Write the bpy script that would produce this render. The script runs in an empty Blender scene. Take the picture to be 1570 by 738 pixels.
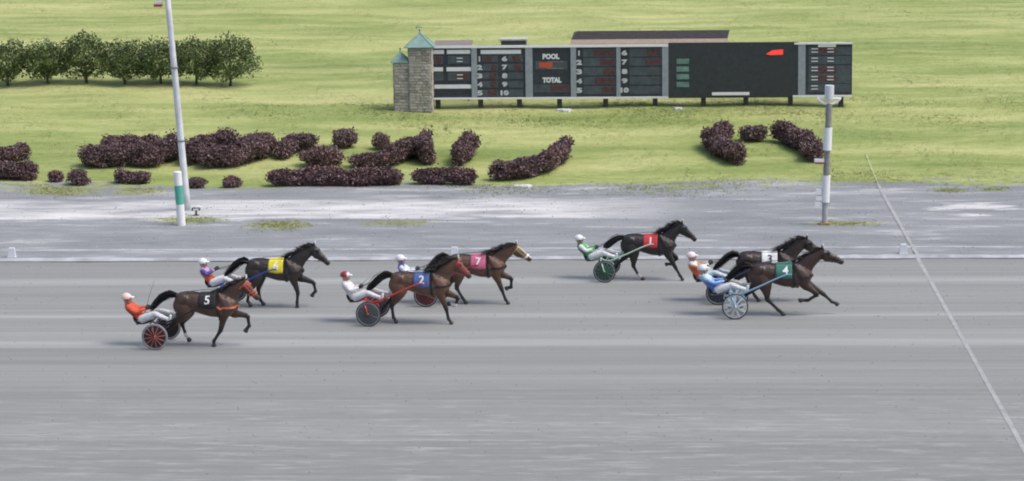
import bpy, bmesh, math, random
import numpy as np
from mathutils import Vector, Matrix
from mathutils.bvhtree import BVHTree

random.seed(7); RNG = np.random.default_rng(7)
S = bpy.context.scene
COL = S.collection
R = math.radians

# ------------------------------------------------------------------ camera
FPX = 4000.0                      # focal length in photo pixels (1570 wide)
YAW, PITCH, ROLL = R(3.08), R(10.1), 0.0135
F_ = Vector((-math.sin(YAW)*math.cos(PITCH), math.cos(YAW)*math.cos(PITCH), -math.sin(PITCH)))
R0 = Vector((math.cos(YAW), math.sin(YAW), 0))
U0 = R0.cross(F_)
R_ = R0*math.cos(ROLL) - U0*math.sin(ROLL)
U_ = U0*math.cos(ROLL) + R0*math.sin(ROLL)
CAM_H = 13.3
def ray(px, py):
    return (F_*FPX + R_*(px-785.0) - U_*(py-369.0))/FPX
_d = ray(785, 400)
CAM = Vector((-_d.x/(-_d.z)*CAM_H, -_d.y/(-_d.z)*CAM_H, CAM_H))   # inner track edge lies at Y = 0
cd = bpy.data.cameras.new('camera'); cam = bpy.data.objects.new('camera', cd); COL.objects.link(cam)
cd.sensor_width = 36.0; cd.lens = 36.0*FPX/1570.0; cd.clip_start = 0.5; cd.clip_end = 6000
cam.matrix_world = Matrix(((R_.x, U_.x, -F_.x, CAM.x), (R_.y, U_.y, -F_.y, CAM.y), (R_.z, U_.z, -F_.z, CAM.z), (0, 0, 0, 1)))
S.camera = cam

# ------------------------------------------------------------------ light (bright overcast)
SUN_EL, SUN_AZ = R(60), R(104)      # azimuth clockwise from +Y
w = bpy.data.worlds.new('World'); S.world = w; w.use_nodes = True
nt = w.node_tree; nt.nodes.clear()
sky = nt.nodes.new('ShaderNodeTexSky'); sky.sky_type = 'NISHITA'; sky.sun_disc = False
sky.sun_elevation = SUN_EL; sky.sun_rotation = SUN_AZ
sky.air_density = 1.0; sky.dust_density = 4.0; sky.ozone_density = 1.0
bgn = nt.nodes.new('ShaderNodeBackground'); bgn.inputs[1].default_value = 0.13
wo = nt.nodes.new('ShaderNodeOutputWorld')
nt.links.new(sky.outputs[0], bgn.inputs[0]); nt.links.new(bgn.outputs[0], wo.inputs[0])
sl = bpy.data.lights.new('sun', 'SUN'); sl.energy = 1.3; sl.angle = R(24); sl.color = (1.0, 0.96, 0.9)
so = bpy.data.objects.new('sun', sl); COL.objects.link(so)
sd = Vector((math.sin(SUN_AZ)*math.cos(SUN_EL), math.cos(SUN_AZ)*math.cos(SUN_EL), math.sin(SUN_EL)))
so.rotation_euler = sd.to_track_quat('Z', 'Y').to_euler(); so.location = (0, 0, 60)
S.view_settings.view_transform = 'Standard'; S.view_settings.look = 'None'
S.view_settings.gamma = 1.0; S.view_settings.use_curve_mapping = False
S.view_settings.exposure = 0.55
S.cycles.filter_width = 2.0            # the photograph is a soft broadcast frame

# ------------------------------------------------------------------ terrain profile
def flat_hit(px, py):
    d = ray(px, py); t = -CAM.z/d.z; return CAM + d*t
Y_BANK = flat_hit(785, 286).y
def hgt(y):
    """grass bank behind the gravel apron: rises ~6 degrees, then eases off"""
    y = np.asarray(y, float)
    a = np.clip(y-Y_BANK, 0, None)
    s1, s2 = 0.105, 0.045
    b = 1.5
    lo = np.where(a < b, s1*a*a/(2*b), s1*(a-b/2))
    k = 12.0
    top = s1*(k-b/2)
    hi = top + s2*(np.clip(a, k, 60)-k)
    return np.where(a < k, lo, hi)
def pix(px, py):
    """world point on the ground under a photo pixel"""
    d = ray(px, py); t = 30.0; step = 4.0
    for _ in range(400):
        p = CAM + d*(t+step)
        if p.z < float(hgt(p.y)): 
            step *= 0.5
            if step < 1e-4: break
        else: t += step
    p = CAM + d*t
    return Vector((p.x, p.y, float(hgt(p.y))))
def ppm(p):
    return FPX/((p-CAM).dot(F_))

# ------------------------------------------------------------------ material helpers
MATS = {}
class NT:
    def __init__(s, name):
        s.m = bpy.data.materials.new(name); s.m.use_nodes = True
        s.t = s.m.node_tree; s.b = s.t.nodes['Principled BSDF']
    def n(s, kind, **kw):
        nd = s.t.nodes.new('ShaderNode'+kind)
        for k, v in kw.items():
            if k.startswith('_'): nd.inputs[k[1:].replace('_', ' ')].default_value = v
            else: setattr(nd, k, v)
        return nd
    def l(s, a, b): s.t.links.new(a, b)
    def noise(s, vec, scale, detail=4, rough=0.55, stretch=None):
        if stretch:
            mp = s.n('Mapping'); mp.inputs['Scale'].default_value = stretch
            s.l(vec, mp.inputs['Vector']); vec = mp.outputs['Vector']
        nz = s.n('TexNoise'); nz.inputs['Scale'].default_value = scale; nz.inputs['Detail'].default_value = detail
        nz.inputs['Roughness'].default_value = rough
        s.l(vec, nz.inputs['Vector']); return nz.outputs['Fac']
    def ramp(s, fac, stops, interp='LINEAR'):
        r = s.n('ValToRGB'); r.color_ramp.interpolation = interp
        e = r.color_ramp.elements
        while len(e) > 1: e.remove(e[-1])
        e[0].position = stops[0][0]; e[0].color = col4(stops[0][1])
        for p, c in stops[1:]:
            k = e.new(p); k.color = col4(c)
        s.l(fac, r.inputs['Fac']); return r.outputs['Color']
    def mix(s, fac, a, b, mode='MIX'):
        m = s.n('MixRGB', blend_type=mode)
        for inp, v in ((m.inputs[0], fac), (m.inputs[1], a), (m.inputs[2], b)):
            if isinstance(v, bpy.types.NodeSocket): s.l(v, inp)
            elif isinstance(v, (int, float)): inp.default_value = v
            else: inp.default_value = col4(v)
        return m.outputs[0]
    def math(s, op, a, b=0.0, clamp=False):
        m = s.n('Math', operation=op, use_clamp=clamp)
        for i, v in enumerate((a, b)):
            if isinstance(v, bpy.types.NodeSocket): s.l(v, m.inputs[i])
            else: m.inputs[i].default_value = v
        return m.outputs[0]
    def bump(s, h, strength=0.3, dist=0.02):
        b = s.n('Bump'); b.inputs['Strength'].default_value = strength; b.inputs['Distance'].default_value = dist
        s.l(h, b.inputs['Height']); s.l(b.outputs['Normal'], s.b.inputs['Normal'])
def col4(c):
    return (c[0], c[1], c[2], 1.0) if not isinstance(c, (int, float)) else (c, c, c, 1.0)
def mat(name, c, rough=0.6, metal=0.0, var=0.15, scale=6.0, emit=None, coat=0.0):
    if name in MATS: return MATS[name]
    k = NT(name); g = k.n('NewGeometry')
    nz = k.noise(g.outputs['Position'], scale, 5)
    lo = tuple(x*(1-var) for x in c); hi = tuple(min(1, x*(1+var)) for x in c)
    k.l(k.ramp(nz, [(0.3, lo), (0.7, hi)]), k.b.inputs['Base Color'])
    k.b.inputs['Roughness'].default_value = rough; k.b.inputs['Metallic'].default_value = metal
    if coat: k.b.inputs['Coat Weight'].default_value = coat
    if emit:
        k.b.inputs['Emission Color'].default_value = col4(emit[0]); k.b.inputs['Emission Strength'].default_value = emit[1]
    MATS[name] = k.m; return k.m
def attr_mat(name, rough=0.6, var=0.2, scale=9.0, attr='Col', sss=0.0, coat=0.0, stretch=None):
    """base colour carried by the mesh (dyed cloth panels, coat markings), with fine variation"""
    if name in MATS: return MATS[name]
    k = NT(name); a = k.n('Attribute', attribute_name=attr); tc = k.n('TexCoord')
    nz = k.noise(tc.outputs['Object'], scale, 5, stretch=stretch)
    f = k.ramp(nz, [(0.3, 1-var), (0.7, 1+var)])
    k.l(k.mix(1.0, a.outputs['Color'], f, 'MULTIPLY'), k.b.inputs['Base Color'])
    k.b.inputs['Roughness'].default_value = rough
    if coat: k.b.inputs['Coat Weight'].default_value = coat; k.b.inputs['Coat Roughness'].default_value = 0.35
    MATS[name] = k.m; return k.m

# ------------------------------------------------------------------ mesh helpers
class MB:
    """collects shapes into one mesh"""
    def __init__(s): s.v = []; s.f = []
    def add(s, v, f):
        o = len(s.v); s.v += [tuple(float(q) for q in p) for p in v]; s.f += [tuple(i+o for i in q) for q in f]; return s
    def box(s, x0, x1, y0, y1, z0, z1):
        v = [(x0,y0,z0),(x1,y0,z0),(x1,y1,z0),(x0,y1,z0),(x0,y0,z1),(x1,y0,z1),(x1,y1,z1),(x0,y1,z1)]
        return s.add(v, [(3,2,1,0),(4,5,6,7),(0,1,5,4),(1,2,6,5),(2,3,7,6),(3,0,4,7)])
    def loft(s, nodes, seg=14, sub=3, axis=(0, 1, 0), cap=True, tip=0.5):
        """nodes: (x,y,z, in-plane radius, lateral radius); smooth elliptical tube"""
        n = np.array(nodes, float)
        if n.shape[1] == 4: n = np.hstack([n, n[:, 3:4]])
        pts = []
        m = len(n)
        for i in range(m-1):
            p0, p1, p2, p3 = n[max(i-1, 0)], n[i], n[i+1], n[min(i+2, m-1)]
            for k in range(sub):
                t = k/sub
                q = 0.5*((2*p1)+(-p0+p2)*t+(2*p0-5*p1+4*p2-p3)*t*t+(-p0+3*p1-3*p2+p3)*t**3)
                q[3:] = p1[3:]*(1-t)+p2[3:]*t
                pts.append(q)
        pts.append(n[-1]); pts = np.array(pts)
        ax = np.array(axis, float); vs = []; fs = []
        M = len(pts)
        for i in range(M):
            t = pts[min(i+1, M-1), :3]-pts[max(i-1, 0), :3]; t /= (np.linalg.norm(t)+1e-9)
            b = ax-t*np.dot(ax, t)
            if np.linalg.norm(b) < 0.15: b = np.array((0, 0, 1.0))-t*t[2]
            b /= np.linalg.norm(b); nn = np.cross(b, t)
            for k in range(seg):
                a = 2*math.pi*k/seg
                vs.append(pts[i, :3]+nn*math.cos(a)*pts[i, 3]+b*math.sin(a)*pts[i, 4])
        for i in range(M-1):
            for k in range(seg):
                k2 = (k+1) % seg
                fs.append((i*seg+k, i*seg+k2, (i+1)*seg+k2, (i+1)*seg+k))
        if cap:
            c0 = len(vs); t0 = pts[0, :3]-pts[1, :3]; t0 /= np.linalg.norm(t0)+1e-9
            vs.append(pts[0, :3]+t0*min(pts[0, 3:])*tip)
            t1 = pts[-1, :3]-pts[-2, :3]; t1 /= np.linalg.norm(t1)+1e-9
            vs.append(pts[-1, :3]+t1*min(pts[-1, 3:])*tip)
            for k in range(seg):
                k2 = (k+1) % seg
                fs.append((k2, k, c0)); fs.append(((M-1)*seg+k, (M-1)*seg+k2, c0+1))
        return s.add(vs, fs)
    def tube(s, pts, r, seg=8, sub=1):
        return s.loft([(*p, r) for p in pts], seg, sub)
    def ball(s, c, r, seg=12, rings=8, sq=(1, 1, 1), zmin=-1.0):
        vs = []; fs = []
        th0 = 0; th1 = math.acos(max(-1, zmin))
        for i in range(rings+1):
            th = th0+(th1-th0)*i/rings
            for k in range(seg):
                a = 2*math.pi*k/seg
                vs.append((c[0]+r*sq[0]*math.sin(th)*math.cos(a), c[1]+r*sq[1]*math.sin(th)*math.sin(a), c[2]+r*sq[2]*math.cos(th)))
        for i in range(rings):
            for k in range(seg):
                k2 = (k+1) % seg; fs.append((i*seg+k, (i+1)*seg+k, (i+1)*seg+k2, i*seg+k2))
        if zmin > -0.99: fs.append(tuple(rings*seg+k for k in range(seg-1, -1, -1)))
        return s.add(vs, fs)
    def ring(s, c, ro, ri, h, seg=36, ax='y'):
        """annulus ring of width h along the axis"""
        vs = []; fs = []
        for k in range(seg):
            a = 2*math.pi*k/seg
            for rr, d in ((ro, -h), (ro, h), (ri, h), (ri, -h)):
                p = (rr*math.cos(a), d, rr*math.sin(a)) if ax == 'y' else (rr*math.cos(a), rr*math.sin(a), d)
                vs.append((c[0]+p[0], c[1]+p[1], c[2]+p[2]))
        for k in range(seg):
            k2 = (k+1) % seg
            for j in range(4):
                j2 = (j+1) % 4; fs.append((k*4+j, k2*4+j, k2*4+j2, k*4+j2))
        return s.add(vs, fs)
    def mesh(s, name, smooth=False):
        me = bpy.data.meshes.new(name); me.from_pydata(s.v, [], s.f); me.update()
        bm = bmesh.new(); bm.from_mesh(me); bmesh.ops.recalc_face_normals(bm, faces=bm.faces); bm.to_mesh(me); bm.free()
        if smooth: me.polygons.foreach_set('use_smooth', [True]*len(me.polygons))
        return me
def obj(name, me, m, parent=None, loc=None):
    o = bpy.data.objects.new(name, me); COL.objects.link(o)
    if m is not None and not me.materials: me.materials.append(m)
    if parent: o.parent = parent
    if loc is not None: o.location = loc
    return o
def part(name, mb, m, parent=None, smooth=False, loc=None):
    return obj(name, mb.mesh(name, smooth) if isinstance(mb, MB) else mb, m, parent, loc)
def thing(name, label, cat, loc=(0, 0, 0), rotz=0.0, group=None):
    o = bpy.data.objects.new(name, None); COL.objects.link(o); o.empty_display_size = 0.2
    o.location = loc; o.rotation_euler = (0, 0, rotz); return tag(o, label, cat, group)
def tag(o, label, cat, group=None):
    o['label'] = label; o['category'] = cat
    if group: o['group'] = group
    return o
def struct(name, me, m):
    o = obj(name, me, m); o['kind'] = 'structure'; return o
def stuff(o, label=None, cat=None):
    o['kind'] = 'stuff'
    if label: o['label'] = label; o['category'] = cat
    return o
def setcol(me, cols):
    a = me.color_attributes.new('Col', 'FLOAT_COLOR', 'POINT')
    c = np.ones((len(me.vertices), 4), np.float32); c[:, :3] = cols
    a.data.foreach_set('color', c.ravel())
def verts(me):
    a = np.empty(len(me.vertices)*3, np.float32); me.vertices.foreach_get('co', a); return a.reshape(-1, 3)
def remesh(mb, name, voxel, smooth_it=4, factor=0.5):
    me0 = mb.mesh('tmp'); o = bpy.data.objects.new('tmp', me0); COL.objects.link(o)
    r = o.modifiers.new('r', 'REMESH'); r.mode = 'VOXEL'; r.voxel_size = voxel; r.use_smooth_shade = True
    if smooth_it:
        q = o.modifiers.new('s', 'SMOOTH'); q.factor = factor; q.iterations = smooth_it
    dg = bpy.context.evaluated_depsgraph_get(); dg.update()
    me = bpy.data.meshes.new_from_object(o.evaluated_get(dg)); me.name = name
    bpy.data.objects.remove(o); bpy.data.meshes.remove(me0)
    me.polygons.foreach_set('use_smooth', [True]*len(me.polygons))
    return me
_txt = {}
def text_geo(body, size=1.0, bold=0.0):
    key = (body, bold)
    if key not in _txt:
        cu = bpy.data.curves.new('t', 'FONT'); cu.body = body; cu.size = 1.0; cu.align_x = 'CENTER'; cu.align_y = 'CENTER'
        cu.offset = bold; cu.resolution_u = 3
        o = bpy.data.objects.new('t', cu); COL.objects.link(o)
        dg = bpy.context.evaluated_depsgraph_get(); dg.update()
        me = bpy.data.meshes.new_from_object(o.evaluated_get(dg))
        v = [tuple(p.co) for p in me.vertices]; f = [tuple(p.vertices) for p in me.polygons]
        bpy.data.objects.remove(o); bpy.data.curves.remove(cu); bpy.data.meshes.remove(me)
        _txt[key] = (v, f)
    v, f = _txt[key]
    return [(p[0]*size, p[1]*size) for p in v], f
def leaf_cloud(centers, size, up=0.3, rng=RNG, aspect=0.6):
    """small leaf quads (diamonds) at given points -> verts, faces"""
    n = len(centers)
    d = rng.normal(size=(n, 3)); d[:, 2] += up; d /= np.linalg.norm(d, axis=1)[:, None]
    e = rng.normal(size=(n, 3)); e -= d*(d*e).sum(1)[:, None]; e /= np.linalg.norm(e, axis=1)[:, None]
    s = size*rng.uniform(0.6, 1.3, n)[:, None]
    a = centers-d*s; b = centers+e*s*aspect; c = centers+d*s; g = centers-e*s*aspect
    v = np.stack([a, b, c, g], 1).reshape(-1, 3)
    f = np.arange(4*n).reshape(-1, 4)
    return v, f
def mesh_np(name, v, f, cols=None, smooth=False):
    me = bpy.data.meshes.new(name)
    me.vertices.add(len(v)); me.vertices.foreach_set('co', np.asarray(v, np.float32).ravel())
    k = f.shape[1]
    me.loops.add(f.size); me.loops.foreach_set('vertex_index', f.astype(np.int32).ravel())
    me.polygons.add(len(f)); me.polygons.foreach_set('loop_start', np.arange(0, f.size, k, dtype=np.int32))
    me.update(calc_edges=True); me.validate()
    if cols is not None: setcol(me, cols)
    if smooth: me.polygons.foreach_set('use_smooth', [True]*len(me.polygons))
    return me

# ================================================================== SETTING
def ground_mats():
    # --- racing surface: grey stone dust, dragged into long streaks along the track
    k = NT('track_stone_dust'); g = k.n('NewGeometry'); P = g.outputs['Position']
    sx = k.n('SeparateXYZ'); k.l(P, sx.inputs[0])
    wob = k.noise(P, 1.0, 4, 0.6, (0.09, 0.5, 1)); wob2 = k.noise(P, 1.0, 5, 0.7, (0.7, 2.5, 1))
    yy = k.math('ADD', sx.outputs['Y'], k.math('MULTIPLY', k.math('SUBTRACT', wob, 0.5), 0.55)); yy = k.math('ADD', yy, k.math('MULTIPLY', k.math('SUBTRACT', wob2, 0.5), 0.22))
    # bands the harrow and the runners leave, by distance from the inside edge
    Y0 = -20.0
    def yb(py): return (flat_hit(785, py).y-Y0)/(0.5-Y0)
    T = tuple((q*0.965, q, q*0.972) for q in (0.176, 0.218, 0.254, 0.350, 0.432))
    bands = [(402, 0), (408, 1), (424, 1), (428, 3), (431, 4), (434, 3), (438, 1), (452, 1), (460, 2), (468, 1), (480, 2), (484, 4), (488, 2), (492, 1), (506, 2), (511, 3), (518, 2), (524, 4), (530, 3), (534, 0), (545, 1), (556, 0), (562, 2), (574, 1), (582, 2), (590, 1), (606, 0), (640, 1), (652, 2), (664, 1), (700, 1), (735, 0)]
    nb_ = k.n('MapRange'); nb_.inputs['From Min'].default_value = Y0; nb_.inputs['From Max'].default_value = 0.5; k.l(yy, nb_.inputs['Value'])
    bd = k.ramp(nb_.outputs['Result'], sorted([(max(0, min(1, yb(p))), T[c]) for p, c in bands]))
    a = k.noise(P, 1.0, 5, 0.6, (0.02, 0.8, 1)); b = k.noise(P, 1.0, 6, 0.65, (0.06, 4.2, 1)); c = k.noise(P, 1.0, 7, 0.66, (0.75, 4.2, 1)); d = k.noise(P, 1.0, 6, 0.68, (1.2, 4.0, 1))
    fine = k.noise(P, 40.0, 5, 0.7)
    base = k.mix(0.26, bd, k.ramp(a, [(0.32, T[0]), (0.5, T[2]), (0.68, T[3])]))
    base = k.mix(0.28, base, k.ramp(b, [(0.36, (0.140, 0.145, 0.141)), (0.53, T[2]), (0.68, (0.40, 0.412, 0.402))]))
    far = k.n('MapRange'); far.inputs['From Min'].default_value = flat_hit(785, 570).y; far.inputs['From Max'].default_value = flat_hit(785, 650).y; k.l(sx.outputs['Y'], far.inputs['Value'])
    fl = k.ramp(c, [(0.52, 0.0), (0.64, 1.0)]); fl2 = k.ramp(d, [(0.54, 0.0), (0.66, 1.0)])
    base = k.mix(k.math('MULTIPLY', k.math('MULTIPLY', fl, far.outputs['Result']), 0.50), base, (0.42, 0.43, 0.42))
    base = k.mix(k.math('MULTIPLY', k.math('MULTIPLY', fl2, far.outputs['Result']), 0.42), base, (0.135, 0.136, 0.138))
    base = k.mix(0.25, base, k.ramp(fine, [(0.3, (0.14, 0.145, 0.141)), (0.7, (0.37, 0.382, 0.372))]))
    k.l(base, k.b.inputs['Base Color']); k.b.inputs['Roughness'].default_value = 0.95
    hgtn = k.math('ADD', k.math('MULTIPLY', b, 0.7), k.math('ADD', k.math('MULTIPLY', c, 0.6), k.math('MULTIPLY', fine, 0.3)))
    k.bump(hgtn, 0.5, 0.05)
    MATS['track'] = k.m
    # --- gravel / limestone apron and the grass that breaks into it
    k = NT('apron_limestone'); g = k.n('NewGeometry'); P = g.outputs['Position']
    sx = k.n('SeparateXYZ'); k.l(P, sx.inputs[0])
    def gravel(k, P):
        sx = k.n('SeparateXYZ'); k.l(P, sx.inputs[0])
        a = k.noise(P, 1.0, 6, 0.62, (0.10, 0.50, 1)); b = k.noise(P, 1.0, 7, 0.66, (0.30, 1.1, 1)); f = k.noise(P, 18.0, 6, 0.75); w2 = k.noise(P, 1.0, 6, 0.66, (0.30, 0.8, 1))
        c = k.ramp(a, [(0.36, (0.150, 0.163, 0.172)), (0.50, (0.200, 0.216, 0.225)), (0.60, (0.26, 0.27, 0.285)), (0.68, (0.50, 0.50, 0.505))])
        c = k.mix(0.45, c, k.ramp(b, [(0.36, (0.115, 0.127, 0.134)), (0.50, (0.205, 0.221, 0.230)), (0.57, (0.30, 0.31, 0.325)), (0.63, (0.62, 0.62, 0.62))]))
        # broad band of washed-out white limestone, broken up, fading out to the right
        y0, y1 = flat_hit(500, 339).y, flat_hit(500, 312).y
        yy = k.math('ADD', sx.outputs['Y'], k.math('MULTIPLY', k.math('SUBTRACT', w2, 0.5), 2.2)); ya = k.math('ADD', yy, k.math('MULTIPLY', k.math('SUBTRACT', a, 0.5), 1.2))
        lo = k.n('MapRange'); lo.inputs['From Min'].default_value = y0-0.18; lo.inputs['From Max'].default_value = y0+0.22; k.l(ya, lo.inputs['Value'])
        hi = k.n('MapRange'); hi.inputs['From Min'].default_value = y1+0.7; hi.inputs['From Max'].default_value = y1-0.2; k.l(ya, hi.inputs['Value'])
        xr = k.n('MapRange'); xr.inputs['From Min'].default_value = flat_hit(1080, 325).x; xr.inputs['From Max'].default_value = flat_hit(860, 325).x; k.l(k.math('ADD', sx.outputs['X'], k.math('MULTIPLY', k.math('SUBTRACT', b, 0.5), 5)), xr.inputs['Value'])
        m = k.math('MULTIPLY', k.math('MULTIPLY', lo.outputs['Result'], hi.outputs['Result']), xr.outputs['Result'])
        # the isolated white spill to the right of the finish line
        cx, cy = flat_hit(1492, 322).x, flat_hit(1492, 322).y
        ex = k.math('MULTIPLY', k.math('SUBTRACT', sx.outputs['X'], cx), 0.62); ey = k.math('MULTIPLY', k.math('SUBTRACT', yy, cy), 1.0)
        rr = k.math('ADD', k.math('MULTIPLY', ex, ex), k.math('MULTIPLY', ey, ey)); sp = k.n('MapRange'); sp.inputs['From Min'].default_value = 1.5; sp.inputs['From Max'].default_value = 0.8; k.l(k.math('ADD', rr, k.math('MULTIPLY', k.math('SUBTRACT', 0.56, b), 9.0)), sp.inputs['Value'])
        m = k.math('MAXIMUM', m, sp.outputs['Result'])
        wc = k.ramp(b, [(0.36, (0.30, 0.31, 0.325)), (0.48, (0.54, 0.54, 0.54)), (0.62, (0.74, 0.73, 0.72))])
        c = k.mix(k.math('MULTIPLY', m, 0.9), c, wc)
        c = k.mix(0.25, c, k.ramp(f, [(0.3, (0.12, 0.125, 0.132)), (0.7, (0.46, 0.46, 0.465))]))
        gm = None          # soil-stained grassy patches
        for (px_, py_, rx_, ry_) in ((90, 295, 70, 7), (215, 295, 50, 5), (290, 340, 60, 5), (430, 348, 52, 5.5), (610, 345, 60, 3), (1295, 345.5, 60, 3), (1455, 294, 30, 3), (1525, 291, 30, 3)):
            q = flat_hit(px_, py_); sxm = rx_/52.0; sym = abs(flat_hit(px_, py_-ry_).y-q.y)
            e1 = k.math('DIVIDE', k.math('SUBTRACT', sx.outputs['X'], q.x), sxm); e2 = k.math('DIVIDE', k.math('SUBTRACT', sx.outputs['Y'], q.y), sym)
            e = k.math('ADD', k.math('MULTIPLY', e1, e1), k.math('MULTIPLY', e2, e2)); gm = e if gm is None else k.math('MINIMUM', gm, e)
        gp = k.n('MapRange'); gp.inputs['From Min'].default_value = 1.3; gp.inputs['From Max'].default_value = 0.2; k.l(k.math('ADD', gm, k.math('MULTIPLY', k.math('SUBTRACT', 0.5, f), 4.0)), gp.inputs['Value'])
        c = k.mix(k.math('MULTIPLY', gp.outputs['Result'], 0.8), c, k.ramp(b, [(0.35, (0.17, 0.215, 0.06)), (0.65, (0.33, 0.35, 0.13))]))
        return c, k.math('ADD', b, k.math('MULTIPLY', f, 0.5))
    c, h = gravel(k, P)
    k.l(c, k.b.inputs['Base Color']); k.b.inputs['Roughness'].default_value = 0.93; k.bump(h, 0.5, 0.05)
    MATS['apron'] = k.m
    k = NT('infield_grass'); g = k.n('NewGeometry'); P = g.outputs['Position']
    sx = k.n('SeparateXYZ'); k.l(P, sx.inputs[0])
    a = k.noise(P, 1.0, 5, 0.55, (0.06, 0.24, 0.2)); b = k.noise(P, 1.0, 6, 0.62, (0.16, 0.8, 1)); f = k.noise(P, 7.0, 7, 0.72, (0.35, 1.0, 1))
    gc = k.ramp(a, [(0.36, (0.130, 0.205, 0.045)), (0.48, (0.255, 0.315, 0.095)), (0.60, (0.43, 0.445, 0.180))])
    gc = k.mix(0.48, gc, k.ramp(b, [(0.36, (0.120, 0.185, 0.034)), (0.50, (0.270, 0.320, 0.090)), (0.64, (0.52, 0.50, 0.23))]))
    gc = k.mix(0.22, gc, k.ramp(f, [(0.34, (0.105, 0.155, 0.034)), (0.52, (0.28, 0.32, 0.10)), (0.66, (0.50, 0.48, 0.24))]))
    gv, gh = gravel(k, P)
    en = k.noise(P, 1.0, 5, 0.6, (0.16, 0.9, 1)); en2 = k.noise(P, 1.6, 5, 0.7)
    d = k.math('SUBTRACT', sx.outputs['Y'], Y_BANK+0.1)
    d = k.math('ADD', d, k.math('MULTIPLY', k.math('SUBTRACT', en, 0.5), 5.5)); d = k.math('ADD', d, k.math('MULTIPLY', k.math('SUBTRACT', en2, 0.5), 3.4))
    msk = k.n('MapRange'); msk.inputs['From Min'].default_value = -0.35; msk.inputs['From Max'].default_value = 0.25; k.l(d, msk.inputs['Value'])
    k.l(k.mix(msk.outputs['Result'], gv, gc), k.b.inputs['Base Color']); k.b.inputs['Roughness'].default_value = 0.95
    k.bump(k.math('ADD', f, b), 0.35, 0.04)
    MATS['grass'] = k.m
    k = NT('chalk_line'); g = k.n('NewGeometry'); P = g.outputs['Position']
    f = k.noise(P, 14.0, 6, 0.7); f2 = k.noise(P, 2.0, 5, 0.7, (1, 1.5, 1))
    c = k.ramp(f2, [(0.36, (0.26, 0.262, 0.264)), (0.62, (0.38, 0.382, 0.384))]); c = k.mix(0.4, c, k.ramp(f, [(0.38, (0.20, 0.20, 0.20)), (0.62, (0.42, 0.42, 0.42))]))
    k.l(c, k.b.inputs['Base Color']); k.b.inputs['Roughness'].default_value = 0.9; MATS['chalk'] = k.m
ground_mats()

def sheet(name, xs, ys, zf):
    xs = np.asarray(xs, float); ys = np.asarray(ys, float)
    X, Y = np.meshgrid(xs, ys); Z = zf(X, Y)
    v = np.stack([X, Y, Z], -1).reshape(-1, 3); nx = len(xs)
    i = (np.arange(len(ys)-1)[:, None]*nx+np.arange(nx-1)[None, :]).ravel()
    f = np.stack([i, i+1, i+nx+1, i+nx], 1)
    return mesh_np(name, v, f, smooth=True)
FARX = [-2500, -600, -200]; 
xs = FARX+list(np.arange(-60, 60.1, 2))+[-v for v in FARX[::-1]]
Y_AP = Y_BANK-2.6
struct('ground', sheet('ground', [-2500, 2500], [-2500, Y_AP+1.0], lambda X, Y: X*0-0.06), mat('earth', (0.2, 0.2, 0.19), 0.95))
track = struct('track', sheet('track', xs, [-40, -30, -20, -15, -10, -5, -2, 0.02], lambda X, Y: X*0), MATS['track'])
def ap_z(X, Y): return 0.0+0.05*np.clip(Y/0.35, 0, 1)*1.0
apron = struct('apron', sheet('apron', xs, [0.02, 0.12, 0.35, 0.8, 2, 4, 6, Y_AP], ap_z), MATS['apron'])
def bumps(X, Y):
    return 0.05*np.sin(X*0.45+1.3*np.sin(Y*0.21))*np.sin(Y*0.33+0.7)+0.03*np.sin(X*1.3+Y*0.9)
def gr_z(X, Y):
    fade = np.clip((Y-Y_AP)/3.0, 0, 1)*np.clip((90-Y)/20, 0, 1)
    return hgt(Y)+bumps(X, Y)*fade+0.05
ysg = [Y_AP]+list(np.arange(Y_AP+0.5, 70, 0.8))+[80, 110, 300, 2500]
xg = FARX+list(np.arange(-60, 60.1, 0.8))+[-v for v in FARX[::-1]]
infield = struct('infield', sheet('infield', xg, ysg, gr_z), MATS['grass'])
def gz(x, y):
    if y < 0: return 0.0
    if y < Y_AP: return float(ap_z(0, np.array(y)))
    return float(gr_z(np.array(x), np.array(y)))
def gpix(px, py):
    p = pix(px, py); p.z = gz(p.x, p.y); return p

# pale raised limestone kerb bands along the inside edge of the track
def band(name, y0, y1, h, m):
    mb = MB(); xs_ = list(np.arange(-40, 40.1, 0.5)); v = []; f = []
    for i, x in enumerate(xs_):
        j0 = 0.03*math.sin(x*1.7)+0.03*random.random(); j1 = 0.03*math.sin(x*1.1+2)+0.03*random.random(); hh = h*(0.8+0.4*random.random())
        zb = gz(x, (y0+y1)/2)-0.01
        v += [(x, y0+j0, zb), (x, y0*0.7+y1*0.3+j0, zb+hh), (x, y0*0.3+y1*0.7+j1, zb+hh), (x, y1+j1, zb)]
        if i:
            for q in range(3): b = (i-1)*4+q; f.append((b, b+4, b+5, b+1))
    mb.add(v, f); o = part(name, mb, m, apron, True); return o
lime = mat('limestone_pale', (0.36, 0.37, 0.39), 0.95, var=0.35, scale=1.3)
yk = flat_hit(785, 384).y
band('kerb_strip', 0.03, 0.42, 0.05, lime)
band('kerb_strip', yk-0.1, yk+0.12, 0.02, lime)

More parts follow.
